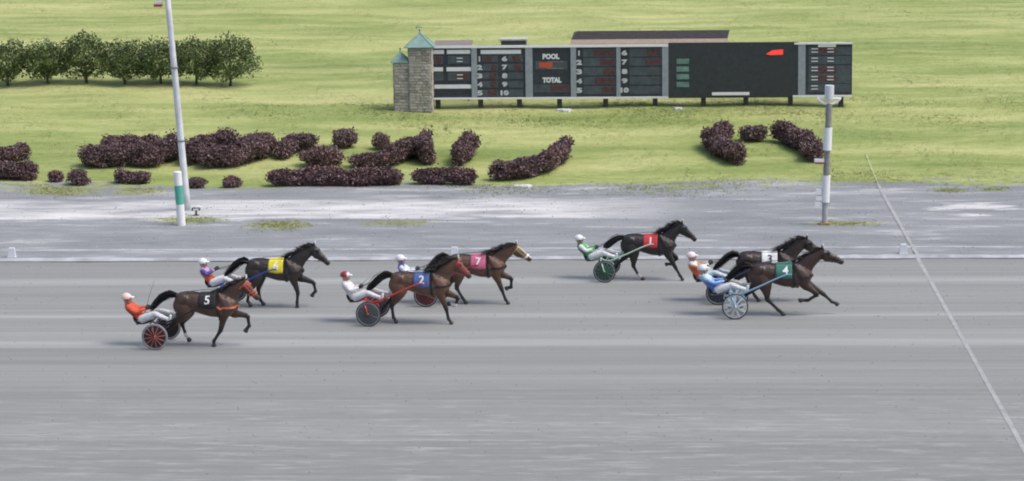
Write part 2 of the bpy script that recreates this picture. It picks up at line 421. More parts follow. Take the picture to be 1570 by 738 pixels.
# finish line across the track, the apron and the foot of the bank (perpendicular to the track)
pf = flat_hit(1490, 545); XF = pf.x
v = []; f = []
ysl = [-40, -30, -20, -12, -6, -3, 0.0, 0.08, 0.4, 1, 2, 3, 4, 5, 6, 7, Y_AP]+list(np.arange(Y_AP+0.4, Y_BANK+4.5, 0.35))
for i, y in enumerate(ysl):
    hw = 0.054+0.010*random.uniform(-1, 1)
    if y > Y_BANK-0.5: hw = 0.022*random.uniform(0.7, 1.2)
    z = (0.006 if y < 0 else 0.0)+gz(XF, y)+(0.014 if y > 0 else 0)+(0.02 if 0.05 < y < 0.6 else 0)
    v += [(XF-hw, y, z), (XF+hw, y, z)]
    if i: f.append((2*i-2, 2*i-1, 2*i+1, 2*i))
cut = sum(1 for y in ysl if y <= Y_BANK)-1
mb = MB(); mb.add(v[:2*cut+2], f[:cut]); part('finish_line', mb, MATS['chalk'], track)
mb = MB(); mb.add([(x, y, z+0.004) for x, y, z in v[2*cut:]], [tuple(i-2*cut for i in q) for q in f[cut:]]); part('chalk_trace', mb, mat('chalked_grass', (0.40, 0.43, 0.22), 0.95, var=0.35, scale=3.0), infield)

# ------------------------------------------------------------------ small loose material
def rot_clods(n, ylo, yhi, smin, smax, name, m, xr=20):
    ico = [(0, 0, 1), (0.9, 0, 0), (0, 0.9, 0), (-0.9, 0, 0), (0, -0.9, 0), (0, 0, -0.6)]
    fc = [(0, 1, 2), (0, 2, 3), (0, 3, 4), (0, 4, 1), (5, 2, 1), (5, 3, 2), (5, 4, 3), (5, 1, 4)]
    V = []; Fc = []
    ic = np.array(ico)
    for i in range(n):
        x = RNG.uniform(-xr, xr); y = RNG.uniform(ylo, yhi); s = smin+(smax-smin)*RNG.random()**3
        q = ic*(s*RNG.uniform(0.6, 1.3, (6, 3))); V.append(q+np.array((x, y, gz(x, y)+s*0.3)))
        Fc.append(np.array(fc)+6*i)
    me = mesh_np(name, np.concatenate(V), np.concatenate(Fc)); return obj(name, me, m)
stuff(rot_clods(7000, -24, 0, 0.004, 0.022, 'track_clods', mat('clod', (0.27, 0.275, 0.285), 0.95)), 'loose grey clods and grit scattered over the track', 'grit')
stuff(rot_clods(6000, 0.2, Y_BANK+0.5, 0.006, 0.03, 'apron_stones', mat('apron_stone', (0.42, 0.42, 0.43), 0.95, var=0.4, scale=3)), 'pale loose stones on the gravel strip inside the track', 'stones')

# ------------------------------------------------------------------ grass
def vnoise(x, y, s, seed=0):
    """cheap smooth 2-D value noise 0..1"""
    r = np.random.default_rng(seed).random((64, 64))
    X = x*s; Y = y*s; i = np.floor(X).astype(int); j = np.floor(Y).astype(int); u = X-i; v_ = Y-j
    u = u*u*(3-2*u); v_ = v_*v_*(3-2*v_)
    g = lambda a, b: r[a % 64, b % 64]
    return (g(i, j)*(1-u)+g(i+1, j)*u)*(1-v_)+(g(i, j+1)*(1-u)+g(i+1, j+1)*u)*v_
GRASS_M = attr_mat('grass_blade', 0.9, 0.15, 4.0)
_t = GRASS_M.node_tree; _n = _t.nodes.new('ShaderNodeCombineXYZ'); _n.inputs[1].default_value = -0.25; _n.inputs[2].default_value = 1.0
_t.links.new(_n.outputs[0], _t.nodes['Principled BSDF'].inputs['Normal'])      # thin blades scatter light like the sward they stand in
def blades(name, x, y, hmin, hmax, label, cat, per=3):
    n = len(x); tot = n*per
    bx = np.repeat(x, per)+RNG.normal(0, 0.05, tot); by = np.repeat(y, per)+RNG.normal(0, 0.05, tot)
    bz = np.where(by < Y_AP, 0.05, gr_z(bx, by))-0.01
    a = RNG.uniform(0, math.pi, tot); h = RNG.uniform(hmin, hmax, tot); wd = 0.012+0.012*RNG.random(tot)
    lean = RNG.normal(0, 0.45, (tot, 2))*h[:, None]
    p0 = np.stack([bx-np.cos(a)*wd, by-np.sin(a)*wd, bz], 1); p1 = np.stack([bx+np.cos(a)*wd, by+np.sin(a)*wd, bz], 1)
    p2 = np.stack([bx+lean[:, 0], by+lean[:, 1], bz+h], 1)
    v = np.stack([p0, p1, p2], 1).reshape(-1, 3); f = np.arange(3*tot).reshape(-1, 3)
    t = np.clip(0.75*vnoise(bx*0.4, by, 0.3, 3)+0.45*vnoise(bx*0.5, by, 1.0, 5)+0.25*RNG.random(tot)-0.25, 0, 1)[:, None]
    c = np.array((0.155, 0.215, 0.045))*(1-t)+np.array((0.46, 0.46, 0.19))*t
    cols = np.repeat(c, 3, 0)
    return stuff(obj(name, mesh_np(name, v, f, cols), GRASS_M), label, cat)
Y_TOP = pix(785, 0).y+3
n = 75000
gy = Y_BANK+(Y_TOP-Y_BANK)*RNG.random(n)**1.3; gx = RNG.uniform(-1, 1, n)*(13+ (gy+70)*0.14)-3
edge = vnoise(gx*0.5, gy, 0.5, 9)*2.4-0.5
k_ = gy-Y_BANK > edge
blades('grass', gx[k_], gy[k_], 0.012, 0.038, 'short yellow green grass covering the infield bank', 'grass')
n = 15000
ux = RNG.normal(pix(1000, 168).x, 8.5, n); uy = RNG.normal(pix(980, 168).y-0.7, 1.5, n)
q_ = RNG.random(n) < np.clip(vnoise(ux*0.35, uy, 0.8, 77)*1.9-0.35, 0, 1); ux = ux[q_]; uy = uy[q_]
o_ = blades('grass', ux, uy, 0.02, 0.05, 'longer greener grass round the foot of the score board, tinted darker for shade', 'grass')
_c = np.empty(len(o_.data.vertices)*4, np.float32); o_.data.color_attributes['Col'].data.foreach_get('color', _c); _c = _c.reshape(-1, 4); _c[:, :3] *= np.array((0.78, 0.92, 0.76)); o_.data.color_attributes['Col'].data.foreach_set('color', _c.ravel())  # tint makes the blades greener and puts the board's shade into their colour
# weedy grass patches growing in the gravel
wx = []; wy = []
for (a, b, c, d, nn) in ((30, 150, 288, 302, 500), (170, 260, 290, 300, 200), (235, 345, 335, 345, 260), (380, 480, 342, 354, 420), (560, 660, 340, 350, 120),
                         (1240, 1350, 342, 349, 200), (1430, 1480, 292, 297, 120), (1500, 1550, 288, 294, 120), (900, 1160, 276, 300, 900), (640, 900, 284, 300, 500), (1160, 1560, 268, 286, 800)):
    for i in range(nn):
        p = pix(random.gauss((a+b)/2, (b-a)/4), random.gauss((c+d)/2, (d-c)/3)); wx.append(p.x); wy.append(p.y)
blades('weeds', np.array(wx), np.array(wy), 0.02, 0.055, 'ragged grass patches growing in the gravel beside the bank', 'weeds', per=4)

# ------------------------------------------------------------------ bushes
BARB = attr_mat('barberry_leaf', 0.6, 0.25, 7.0)
GREEN = attr_mat('tree_leaf', 0.55, 0.25, 7.0)
BARK = mat('bark', (0.09, 0.065, 0.05), 0.9, var=0.35, scale=14)
def sample_poly(pts, n):
    P = [np.array(p) for p in pts]
    L = [np.linalg.norm(P[i+1]-P[i]) for i in range(len(P)-1)]; T = sum(L)
    u = RNG.random(n)*T; out = np.zeros((n, 3)); acc = 0
    for i, l in enumerate(L):
        s = (u >= acc) & (u <= acc+l); t = ((u[s]-acc)/l)[:, None]; out[s] = P[i]*(1-t)+P[i+1]*t; acc += l
    return out, T
def hedge(pxs, hpx, wpx, label, dens=1.0, thin=0.0, name='barberry_bush', tint=(1, 1, 1)):
    """purple barberry: base pixels on the bank, height and half width in photo pixels"""
    pts = [gpix(*p) for p in pxs]
    c = sum(pts, Vector())/len(pts); c.z = gz(c.x, c.y); s = ppm(c); H = hpx/s*1.14; W = wpx/s*1.12
    root = thing(name, label, 'bush', c, 0, 'purple barberry bushes on the bank')
    if len(pts) == 1: pts = [pts[0]-Vector((0.02, 0, 0)), pts[0]+Vector((0.02, 0, 0))]
    loc = [(p.x-c.x, p.y-c.y, 0.0) for p in pts]
    L = sum((Vector(loc[i+1])-Vector(loc[i])).length for i in range(len(loc)-1))
    nn = int((1700+6500*L*H*1.5)*dens)
    q, _ = sample_poly(loc, nn)
    d = RNG.normal(size=(nn, 3)); d /= np.linalg.norm(d, axis=1)[:, None]
    rr = (0.35+0.65*RNG.random(nn)**0.5)
    lump = 0.62+0.62*vnoise(q[:, 0]+c.x+d[:, 0]*0.4, q[:, 1]+c.y+d[:, 2]*0.6, 2.3, 21)+0.30*(vnoise(q[:, 0]*1.0+c.x*3+d[:, 0], d[:, 2]*1.5+q[:, 1], 4.5, 23)-0.5)
    lump *= np.where(RNG.random(nn) < 0.05, RNG.uniform(1.05, 1.35, nn), 1.0)
    off = d*rr[:, None]*lump[:, None]*np.array((W, W, H*0.52))
    pos = q+off; pos[:, 2] += H*0.52; pos[:, 2] = np.maximum(pos[:, 2], 0.03)
    pos[:, 2] += np.array([gz(a+c.x, b+c.y)-c.z for a, b in zip(q[:, 0], q[:, 1])])
    v, f = leaf_cloud(pos, 0.046, 0.5)
    t = np.clip(RNG.random(nn)*0.8+0.35*vnoise(pos[:, 0]+c.x, pos[:, 2], 1.7, 31)-0.1, 0, 1)[:, None]
    hue = vnoise(q[:, 0]+c.x, q[:, 1]+c.y, 1.3, 61)[:, None]
    cc = (np.array((0.075, 0.043, 0.044))*(1-t)+(np.array((0.255, 0.148, 0.142))*hue+np.array((0.195, 0.128, 0.140))*(1-hue))*t)*np.array(tint)
    part('foliage', mesh_np('foliage', v, f, np.repeat(cc, 4, 0)), BARB, root)
    mb = MB()
    for k in range(max(3, int(L*5))):
        b, _ = sample_poly(loc, 1); b = b[0]; z0 = gz(b[0]+c.x, b[1]+c.y)-c.z-0.03
        a = random.uniform(0, 6.28); e = (b[0]+math.cos(a)*W*0.45, b[1]+math.sin(a)*W*0.45, z0+H*0.75)
        mb.loft([(b[0], b[1], z0, 0.018), ((b[0]+e[0])/2, (b[1]+e[1])/2, z0+H*0.35, 0.012), (*e, 0.005)], 5, 1)
    part('stems', mb, BARK, root)['kind'] = 'stuff'
    return root
HB = [
 ([(-14, 279), (20, 279), (48, 279)], 25, 15, 'long low purple bush at the left edge of the photo'),
 ([(-8, 256), (12, 252), (36, 244)], 24, 13, 'slanting purple bush above the long low one at the left edge'),
 ([(85, 281)], 16, 12, 'tiny purple bush, left of a pair by the gravel'),
 ([(122, 285)], 20, 15, 'small round purple bush, right of a pair by the gravel'),
 ([(136, 258), (160, 259), (186, 258)], 25, 15, 'leftmost bush of the wide purple mass behind the marker post'),
 ([(168, 240), (200, 237), (228, 238)], 25, 14, 'upper bush at the left end of the wide purple mass'),
 ([(200, 257), (234, 257)], 27, 15, 'low bush in the wide purple mass just left of the leaning pole'),
 ([(244, 250), (268, 244)], 29, 15, 'purple bush directly behind the leaning white pole'),
 ([(292, 254), (318, 244), (352, 240)], 28, 15, 'purple bush just right of the leaning pole, rising to the right'),
 ([(320, 258), (362, 257)], 24, 14, 'low purple bush below the rising one, right of the pole'),
 ([(374, 254), (396, 244), (408, 238)], 28, 14, 'slanting purple bush ending the wide mass on the right'),
 ([(434, 246), (448, 236), (474, 233)], 24, 13, 'purple bush like a hook, right of the wide mass'),
 ([(472, 255), (500, 258), (516, 256)], 26, 13, 'thin low purple bush below the round ball bush'),
 ([(531, 230)], 24, 17, 'round purple ball bush standing highest in the middle'),
 ([(545, 259), (575, 259), (604, 258)], 20, 12, 'thin flat purple bush under the small tufted one'),
 ([(585, 232)], 22, 10, 'small tufted purple bush on a stalk between ball bush and triangle'),
 ([(606, 256), (624, 244), (646, 240)], 30, 13, 'left limb of the triangular purple bush'),
 ([(654, 256), (652, 244)], 36, 11, 'upright right limb of the triangular purple bush'),
 ([(703, 257), (714, 246), (722, 238)], 30, 14, 'single slanting purple bush left of the curved one'),
 ([(762, 279), (800, 277), (838, 268), (860, 252), (866, 240)], 28, 14, 'long curved purple hedge like a hook below the board'),
 ([(420, 288), (480, 288), (530, 288), (608, 287)], 23, 13, 'long straight purple hedge along the foot of the bank'),
 ([(640, 287), (680, 287), (722, 287)], 21, 12, 'short straight purple hedge right of the long one'),
 ([(184, 283), (224, 284)], 18, 11, 'flat sparse purple bush left of the green banded post'),
 ([(302, 288)], 14, 13, 'low purple bush just right of the green banded post'),
 ([(356, 287)], 14, 13, 'low purple bush left of the long straight hedge'),
 ([(1112, 220), (1090, 230), (1106, 245), (1132, 254)], 27, 14, 'curved purple hedge, left half of the broken ring'),
 ([(1143, 221), (1168, 221)], 21, 12, 'greyish small bush at the top of the broken ring'),
 ([(1192, 221), (1222, 228), (1242, 240), (1248, 252)], 28, 15, 'curved purple hedge beside the striped finish pole'),
]
for i, (p, h, wd, lab) in enumerate(HB):
    sparse = i in (2, 12, 14, 15, 22, 23, 24, 26)
    if 4 <= i <= 10: h += 3; wd += 5
    elif 11 <= i <= 17: wd += 2
    hedge(p, h, wd, lab, 0.55 if sparse else 1.0, tint=(1.0, 1.15, 1.05) if i == 26 else (1, 1, 1))

# ------------------------------------------------------------------ row of small trees, upper left
def small_tree(px, py, hpx, wpx, label):
    c = gpix(px, py); s = ppm(c); H = hpx/s; W = wpx/s
    root = thing('round_tree', label, 'tree', c, random.uniform(0, 6), 'row of small trees on the far lawn')
    mb = MB(); tr = 0.05
    mb.loft([(0, 0, -0.05, tr*1.4), (0.01, 0, 0.2, tr), (0.03, 0.02, H*0.45, tr*0.75), (0.02, 0.03, H*0.8, tr*0.3)], 8, 2)
    for k in range(7):
        a = k*0.9+random.random(); z0 = 0.25+0.07*k
        mb.loft([(0.01, 0.01, z0, 0.022), (math.cos(a)*W*0.4, math.sin(a)*W*0.4, z0+0.25, 0.014), (math.cos(a)*W*0.75, math.sin(a)*W*0.75, z0+0.45, 0.005)], 5, 2)
    part('trunk', mb, BARK, root, True)
    nn = 5200
    d = RNG.normal(size=(nn, 3)); d /= np.linalg.norm(d, axis=1)[:, None]
    lump = 0.60+0.75*vnoise(np.arctan2(d[:, 1], d[:, 0])*1.6+px, d[:, 2]*2.2, 1.3, int(px)+40)
    rr = (0.35+0.65*RNG.random(nn)**0.45)*lump
    hz = (H-0.22)/2
    pos = d*rr[:, None]*np.array((W, W, hz)); pos[:, 2] += H-hz
    low_ = 0.02+0.24*vnoise(pos[:, 0]*1.0+px, pos[:, 1], 3.0, 71); pos[:, 2] = np.maximum(pos[:, 2], low_+0.15*RNG.random(nn))
    v, f = leaf_cloud(pos, 0.05, 0.4)
    t = np.clip(RNG.random(nn)*0.7+0.4*vnoise(pos[:, 0]*1+px, pos[:, 2], 2.2, 51)-0.1, 0, 1)[:, None]
    cc = np.array((0.040, 0.068, 0.018))*(1-t)+np.array((0.150, 0.200, 0.060))*t
    part('crown', mesh_np('crown', v, f, np.repeat(cc, 4, 0)), GREEN, root)
TL = ['leftmost small round tree of the row, at the photo edge', 'second small round tree from the left edge', 'third small round tree from the left edge', 'fourth small round tree, left of the leaning pole',
      'fifth small round tree, right behind the leaning pole', 'sixth small round tree, just right of the leaning pole', 'rightmost small round tree of the row']
for i, x in enumerate((16, 74, 132, 190, 246, 302, 352)):
    small_tree(x+random.uniform(-4, 4), 131+random.uniform(-1.5, 1.5), 72+random.uniform(-12, 8), 38+random.uniform(-4, 4), TL[i])

# ------------------------------------------------------------------ score board
def rotz_to(o, a): o.rotation_euler = (0, 0, a)
WHITE = mat('white_paint', (0.78, 0.78, 0.77), 0.5, var=0.05); DARKPAN = mat('dark_board', (0.028, 0.034, 0.046), 0.55, var=0.3)
GREYMET = mat('grey_metal', (0.30, 0.33, 0.37), 0.5, 0.2, var=0.12); LAMP = mat('lamp_strip', (0.062, 0.078, 0.092), 0.5, var=0.25)
LED = mat('red_led', (0.085, 0.034, 0.036), 0.6, var=0.45, scale=11); LEDB = mat('bright_red_led', (0.5, 0.03, 0.02), 0.5, emit=((1.0, 0.07, 0.05), 0.45))
LEDO = mat('orange_led', (0.28, 0.05, 0.02), 0.5, emit=((1.0, 0.16, 0.05), 0.08)); LEDG = mat('green_led', (0.13, 0.24, 0.20), 0.5, var=0.3)
NUMP = mat('faded_numeral', (0.52, 0.53, 0.56), 0.6, var=0.2, scale=12)
PLATE = mat('white_plate', (0.72, 0.73, 0.76), 0.5, var=0.06)
bl = gpix(664, 169); br = gpix(1306, 166)
br.z = bl.z                                              # level board
sb_c = (bl+br)/2; ang = math.atan2(br.y-bl.y, br.x-bl.x); sbs = ppm(sb_c)
board = thing('score_board', 'long dark tote board on short posts with grey dividers and red figures', 'score board', bl, ang)
BW = (Vector((br.x, br.y))-Vector((bl.x, bl.y))).length
kx = BW/(1306-664.0)
VS = kx/math.cos(R(8.5))                                  # metres per pixel of height
def bx_(px): return (px-664)*kx
def bz_(py, px): 
    y0 = 169-(px-664)*3.0/642                            # foot line drifts up slightly to the right in the photo
    return (y0-py)*VS
def sb(name, x0, x1, y0, y1, d0, d1, m, parent=None):
    """box on the board face: pixel rectangle, depth d0..d1 in metres in front of the face"""
    mb = MB(); xm = (x0+x1)/2
    mb.box(bx_(x0), bx_(x1), -d1, -d0, bz_(y1, 664), bz_(y0, 664)); return part(name, mb, m, parent or board)
def sbt(body, xc, yc, hpx, m, parent, d, wfit=None):
    v, f = text_geo(body, 1.0, 0.065)
    ys_ = [p[1] for p in v]; xs_ = [p[0] for p in v]
    sz = hpx*VS/(max(ys_)-min(ys_)); sx_ = sz
    if wfit and body != '1': sx_ = wfit*kx/(max(xs_)-min(xs_))
    my = (max(ys_)+min(ys_))/2; mx = (max(xs_)+min(xs_))/2
    front = [((p[0]-mx)*sx_+bx_(xc), -d, (p[1]-my)*sz+bz_(yc, 664)) for p in v]
    mb = MB(); mb.add(front, f)
    o = part('lettering', mb, m, parent); return o
# frame and cabinet
sb('cabinet', 664, 1306, 73.5, 152, -0.55, -0.02, mat('cabinet_grey', (0.13, 0.135, 0.14), 0.6))
sb('frame_rail', 664, 1026, 72.0, 75.2, -0.02, 0.07, WHITE); sb('frame_rail', 664, 1026, 151.0, 153.6, -0.02, 0.07, WHITE)
sb('frame_rail', 1218, 1306, 70.6, 73.2, -0.02, 0.07, WHITE); sb('frame_rail', 1216, 1306, 150.4, 153.0, -0.02, 0.07, WHITE)
for a, b, t0 in ((724.5, 733, 75.2), (807.5, 818.5, 75.2), (877, 885.5, 75.2), (947, 953.5, 75.2), (1017, 1026.5, 75.2), (1224, 1235, 73.2)):
    sb('divider', a, b, t0, 151, -0.02, 0.05, GREYMET)
P = {}
for i, (a, b) in enumerate(((664.5, 724.5), (733, 807.5), (818.5, 877), (885.5, 947), (953.5, 1017), (1026.5, 1224), (1235, 1305.5))):
    y0, y1 = (75.2, 151) if i < 5 else ((69.5, 153.5) if i == 5 else (73.2, 150.4))
    P[i] = sb('panel', a, b, y0, y1, -0.02, 0.0 if i != 5 else 0.03, DARKPAN if i != 5 else mat('matrix_screen', (0.030, 0.035, 0.040), 0.45, var=0.2))
# panel 1: title plates and lamp windows
for a, b, c, d in ((665, 682.5, 78, 84), (687, 723, 78, 84), (665, 680.5, 104.5, 110.5), (686, 724, 104.5, 110.5), (666.5, 724, 131, 137)):
    sb('title_plate', a, b, c, d, 0.0, 0.02, PLATE, P[0])
sb('lamp_window', 667, 681, 87, 99, 0.0, 0.012, LAMP, P[0]); sb('lamp_window', 688, 722, 87, 99, 0.0, 0.012, LAMP, P[0])
sb('lamp_window', 667, 681, 112, 125, 0.0, 0.012, LAMP, P[0]); sb('lamp_window', 688, 722, 112, 125, 0.0, 0.012, LAMP, P[0])
sb('red_figure', 670, 678, 89, 97, 0.012, 0.02, LED, P[0]); sb('red_figure', 700, 720, 114, 123, 0.012, 0.02, LED, P[0])
for y in (90.0, 95.0, 115.5, 121.0): sb('lamp_bar', 702, 711, y, y+1.3, 0.012, 0.022, PLATE, P[0])
# panel 2: approximate odds, numbers 1-10
tp = sb('title_plate', 739, 801, 78.5, 84.5, 0.0, 0.02, PLATE, P[1])
for r in range(5):
    yy = 92+r*13.0
    for col, x in ((0, 735.5), (5, 774)):
        nb = str(r+1+col)
        sbt(nb, x+(1.5 if nb != '10' else 1.0), yy, 8.0, NUMP, P[1], 0.012, 8.5 if nb != '10' else 12.5)
    sb('lamp_window', 741.5, 765, yy-5, yy+5, 0.0, 0.008, LAMP, P[1]); sb('lamp_window', 781, 804, yy-5, yy+5, 0.0, 0.008, LAMP, P[1])
for x0, x1, r in ((743, 756, 0), (752, 763, 2), (753, 763, 3), (749, 763, 4), (755, 763, 1), (788, 800, 0), (790, 801, 1)):
    sb('red_figure', x0, x1, 92+r*13-4, 92+r*13+4, 0.008, 0.016, LED, P[1])
# panel 3: POOL / TOTAL
sbt('POOL', 847, 89, 8.5, PLATE, P[2], 0.012, 26); sbt('TOTAL', 848, 125, 8.5, PLATE, P[2], 0.012, 29)
sb('lamp_window', 823, 872, 96, 109, 0.0, 0.008, LAMP, P[2]); sb('lamp_window', 820, 875, 132, 144, 0.0, 0.008, LAMP, P[2])
sb('red_figure', 829, 849, 98, 106, 0.008, 0.016, LEDO, P[2]); sb('red_figure', 846, 873, 133, 142, 0.008, 0.016, LED, P[2])
for y in (96.5, 106.5): sb('lamp_bar', 840, 866, y, y+1.0, 0.016, 0.02, mat('dim_bar', (0.25, 0.2, 0.18), 0.6), P[2])
# panels 4 and 5: pool totals by number
for pi, xn, x0, x1, n0 in ((3, 889.5, 896, 946, 1), (4, 959, 967, 1016, 6)):
    for r in range(5):
        yy = 84+r*14.2; nb = str(n0+r)
        sbt(nb, xn+0.5, yy, 8.0, NUMP, P[pi], 0.056, 9.0 if nb != '10' else 13)
        sb('lamp_window', x0, x1, yy-6.2, yy+6.0, 0.0, 0.008, LAMP, P[pi])
for x0, r in ((912, 0), (922, 1), (927, 2), (914, 3), (924, 4)):
    sb('red_figure', x0, 944, 84+r*14.2-4.5, 84+r*14.2+4.5, 0.008, 0.016, LED, P[3])
for x0, r in ((994, 0), (992, 1)): sb('red_figure', x0, 1014, 84+r*14.2-4.5, 84+r*14.2+4.5, 0.008, 0.016, LED, P[4])
# panel 6: matrix screen with small green figures and a red mark
for r in range(4): sb('green_figure', 1039, 1058, 93.8+r*11.7, 101.5+r*11.7, 0.03, 0.04, LEDG, P[5])
mb = MB(); mb.add([(bx_(1175), -0.04, bz_(87.6, 664)), (bx_(1184), -0.04, bz_(82, 664)), (bx_(1201), -0.04, bz_(80.5, 664)), (bx_(1201), -0.04, bz_(88.5, 664)), (bx_(1182), -0.04, bz_(89.2, 664))], [(0, 4, 3, 2, 1)])
part('red_mark', mb, LEDB, P[5])
sb('name_plate', 1093, 1150, 145, 149.5, 0.03, 0.05, WHITE, P[5])
# panel 7: order of finish
sb('title_plate', 1254, 1281, 72, 77.5, 0.0, 0.03, WHITE, P[6])
for r, (c, d) in enumerate(((79, 87), (93, 101), (107, 117), (121, 130), (135, 143))):
    sb('lamp_window', 1240, 1304, c-1.5, d+2.5, 0.0, 0.008, LAMP, P[6])
    if r in (0, 2, 3): sb('red_figure', 1253 if r else 1251, 1282, c, d, 0.008, 0.014, LED, P[6])
    for x0 in (1244, 1268):
        for y in (c+0.6, c+5.4): sb('lamp_bar', x0, x0+10, y, y+1.3, 0.014, 0.022, PLATE, P[6])
# posts
STEEL = mat('dark_post', (0.06, 0.06, 0.055), 0.7)
for x in (671, 737, 797, 859, 930, 1006, 1080, 1145, 1213, 1290):
    p = Matrix.Rotation(ang, 4, 'Z') @ Vector((bx_(x), 0.25, 0)) + bl
    mb = MB(); mb.box(bx_(x)-0.09, bx_(x)+0.09, 0.16, 0.34, gz(p.x, p.y)-bl.z-0.1, bz_(151, 664)); part('post', mb, STEEL, board)

# ------------------------------------------------------------------ stone tower at the end of the board
STONE = None
k = NT('field_stone'); oi = k.n('ObjectInfo'); g = k.n('NewGeometry')
c = k.ramp(oi.outputs['Random'], [(0.0, (0.26, 0.24, 0.21)), (0.35, (0.38, 0.355, 0.31)), (0.6, (0.46, 0.42, 0.37)), (0.8, (0.33, 0.32, 0.30)), (1.0, (0.50, 0.44, 0.37))])
nz = k.noise(g.outputs['Position'], 9.0, 6, 0.7); c = k.mix(1.0, c, k.ramp(nz, [(0.3, 0.75), (0.7, 1.2)]), 'MULTIPLY')
k.l(c, k.b.inputs['Base Color']); k.b.inputs['Roughness'].default_value = 0.9; k.bump(nz, 0.5, 0.03); STONE = k.m
MORTAR = mat('mortar', (0.30, 0.285, 0.26), 0.95); COPPER = mat('green_copper', (0.18, 0.29, 0.265), 0.55, 0.0, var=0.18, scale=5)
tp_ = gpix(646, 172)
tower = thing('stone_tower', 'small field stone tower with green pyramid roofs at the board end', 'tower', tp_, ang)
ts = 1/kx
def tm(px): return (px-646)*kx
def stone_mesh():
    ms = []
    for i in range(8):
        mb = MB(); v = []
        for z in (-0.5, 0.5):
            for (x, y) in ((-0.5, -0.5), (0.5, -0.5), (0.5, 0.5), (-0.5, 0.5)):
                v.append((x+random.uniform(-0.07, 0.03), y, z+random.uniform(-0.08, 0.05)))
        fr = [(x*0.78, -0.5-0.28, z*0.72) for x, z in ((-0.5, -0.5), (0.5, -0.5), (0.5, 0.5), (-0.5, 0.5))]
        v += fr
        mb.add(v, [(0, 1, 9, 8), (1, 5, 10, 9), (5, 4, 11, 10), (4, 0, 8, 11), (8, 9, 10, 11), (3, 2, 1, 0)[::-1], (4, 5, 6, 7), (1, 2, 6, 5), (3, 0, 4, 7), (2, 3, 7, 6)])
        me = mb.mesh('stone'); me.materials.append(STONE); ms.append(me)
    return ms
SM = stone_mesh()
def stone_block(x0, x1, yf, yb, ztop, sides):
    mb = MB(); mb.box(x0, x1, yf, yb, -0.1, ztop); core = part('core', mb, MORTAR, tower)
    z = 0.0
    while z < ztop-0.02:
        h = min(random.uniform(0.085, 0.13), ztop-z)
        for sd_ in sides:
            if sd_ == 'F': a0, a1 = x0, x1
            else: a0, a1 = yf, yb
            a = a0
            while a < a1-0.02:
                wd = random.uniform(0.14, 0.30)
                if a1-(a+wd) < 0.1: wd = a1-a
                o = bpy.data.objects.new('stone', random.choice(SM)); COL.objects.link(o); o.parent = tower
                dep = 0.05; pr = random.uniform(0.0, 0.012)
                if sd_ == 'F': o.location = (a+wd/2, yf-pr, z+h/2)
                elif sd_ == 'L': o.location = (x0-pr, a+wd/2, z+h/2); o.rotation_euler = (0, 0, -math.pi/2)
                else: o.location = (x1+pr, a+wd/2, z+h/2); o.rotation_euler = (0, 0, math.pi/2)
                o.scale = (wd-0.012, dep, h-0.012); a += wd
        z += h
    return core
mz = (172-75)*VS; szz = (172-98)*VS
stone_block(tm(629.5), tm(663), -0.30, 0.45, mz, 'FLR')
stone_block(tm(606), tm(629), -0.22, 0.33, szz, 'FL')
def pyr(x0, x1, y0, y1, z, h, name):
    mb = MB(); xm, ym = (x0+x1)/2, (y0+y1)/2; t = 0.03
    v = [(x0, y0, z), (x1, y0, z), (x1, y1, z), (x0, y1, z), (x0, y0, z+t), (x1, y0, z+t), (x1, y1, z+t), (x0, y1, z+t), (xm, ym, z+h)]
    mb.add(v, [(3, 2, 1, 0), (0, 1, 5, 4), (1, 2, 6, 5), (2, 3, 7, 6), (3, 0, 4, 7), (4, 5, 8), (5, 6, 8), (6, 7, 8), (7, 4, 8)])
    o = part(name, mb, COPPER, tower)
    sm = MB()
    for (ax, ay) in ((x0, y0), (x1, y0), (x1, y1), (x0, y1)): sm.tube([(ax, ay, z+t+0.005), (xm, ym, z+h+0.004)], 0.016, 6)
    part('ridge_seam', sm, COPPER, o)
    fm = MB(); fm.tube([(xm, ym, z+h-0.02), (xm, ym, z+h+0.09)], 0.022, 8); fm.ball((xm, ym, z+h+0.11), 0.04, 10, 6); part('finial', fm, COPPER, o)
    return o
r1 = pyr(tm(623), tm(668), -0.42, 0.57, mz+0.006, 21*VS, 'roof'); pyr(tm(601.5), tm(628.5), -0.32, 0.42, szz+0.006, 16*VS, 'roof')
vm = MB(); xm = tm(645.5); zt = mz+21*VS+0.1; vm.tube([(xm, 0.075, zt), (xm, 0.075, zt+0.22)], 0.010, 6); vm.box(xm-0.13, xm+0.1, 0.068, 0.082, zt+0.1, zt+0.13); vm.box(xm-0.15, xm-0.10, 0.068, 0.082, zt+0.07, zt+0.16)
part('weather_vane', vm, mat('old_metal', (0.33, 0.40, 0.36), 0.6), r1)

# ------------------------------------------------------------------ sheds behind the board
def behind(px, py, dist):
    """point `dist` m behind the board plane on the ray (used for the height of what shows above the board)"""
    d = ray(px, py); t = (bl.y+dist-CAM.y)/d.y; return CAM+d*t
SHROOF = mat('shed_shingle', (0.075, 0.068, 0.068), 0.85, var=0.25, scale=7); SALM = mat('salmon_fascia', (0.78, 0.58, 0.50), 0.7, var=0.1); DWALL = mat('shed_wall', (0.17, 0.14, 0.12), 0.85)
e0 = behind(880, 61.5, 6.0); e1 = behind(1112, 61.5, 6.0); rg = behind(1000, 47.0, 7.6)
sc = Vector(((e0.x+e1.x)/2, e0.y+1.6, 0)); sc.z = gz(sc.x, sc.y)
shed = thing('shed', 'low shed with dark roof and salmon fascia behind the score board', 'shed', sc, ang)
hx = (e1.x-e0.x)/2+0.1; ze = e0.z-sc.z; zr = rg.z-sc.z
mb = MB(); mb.box(-hx+0.25, hx-0.25, -1.4, 1.4, -0.1, ze-0.02); part('wall', mb, DWALL, shed)
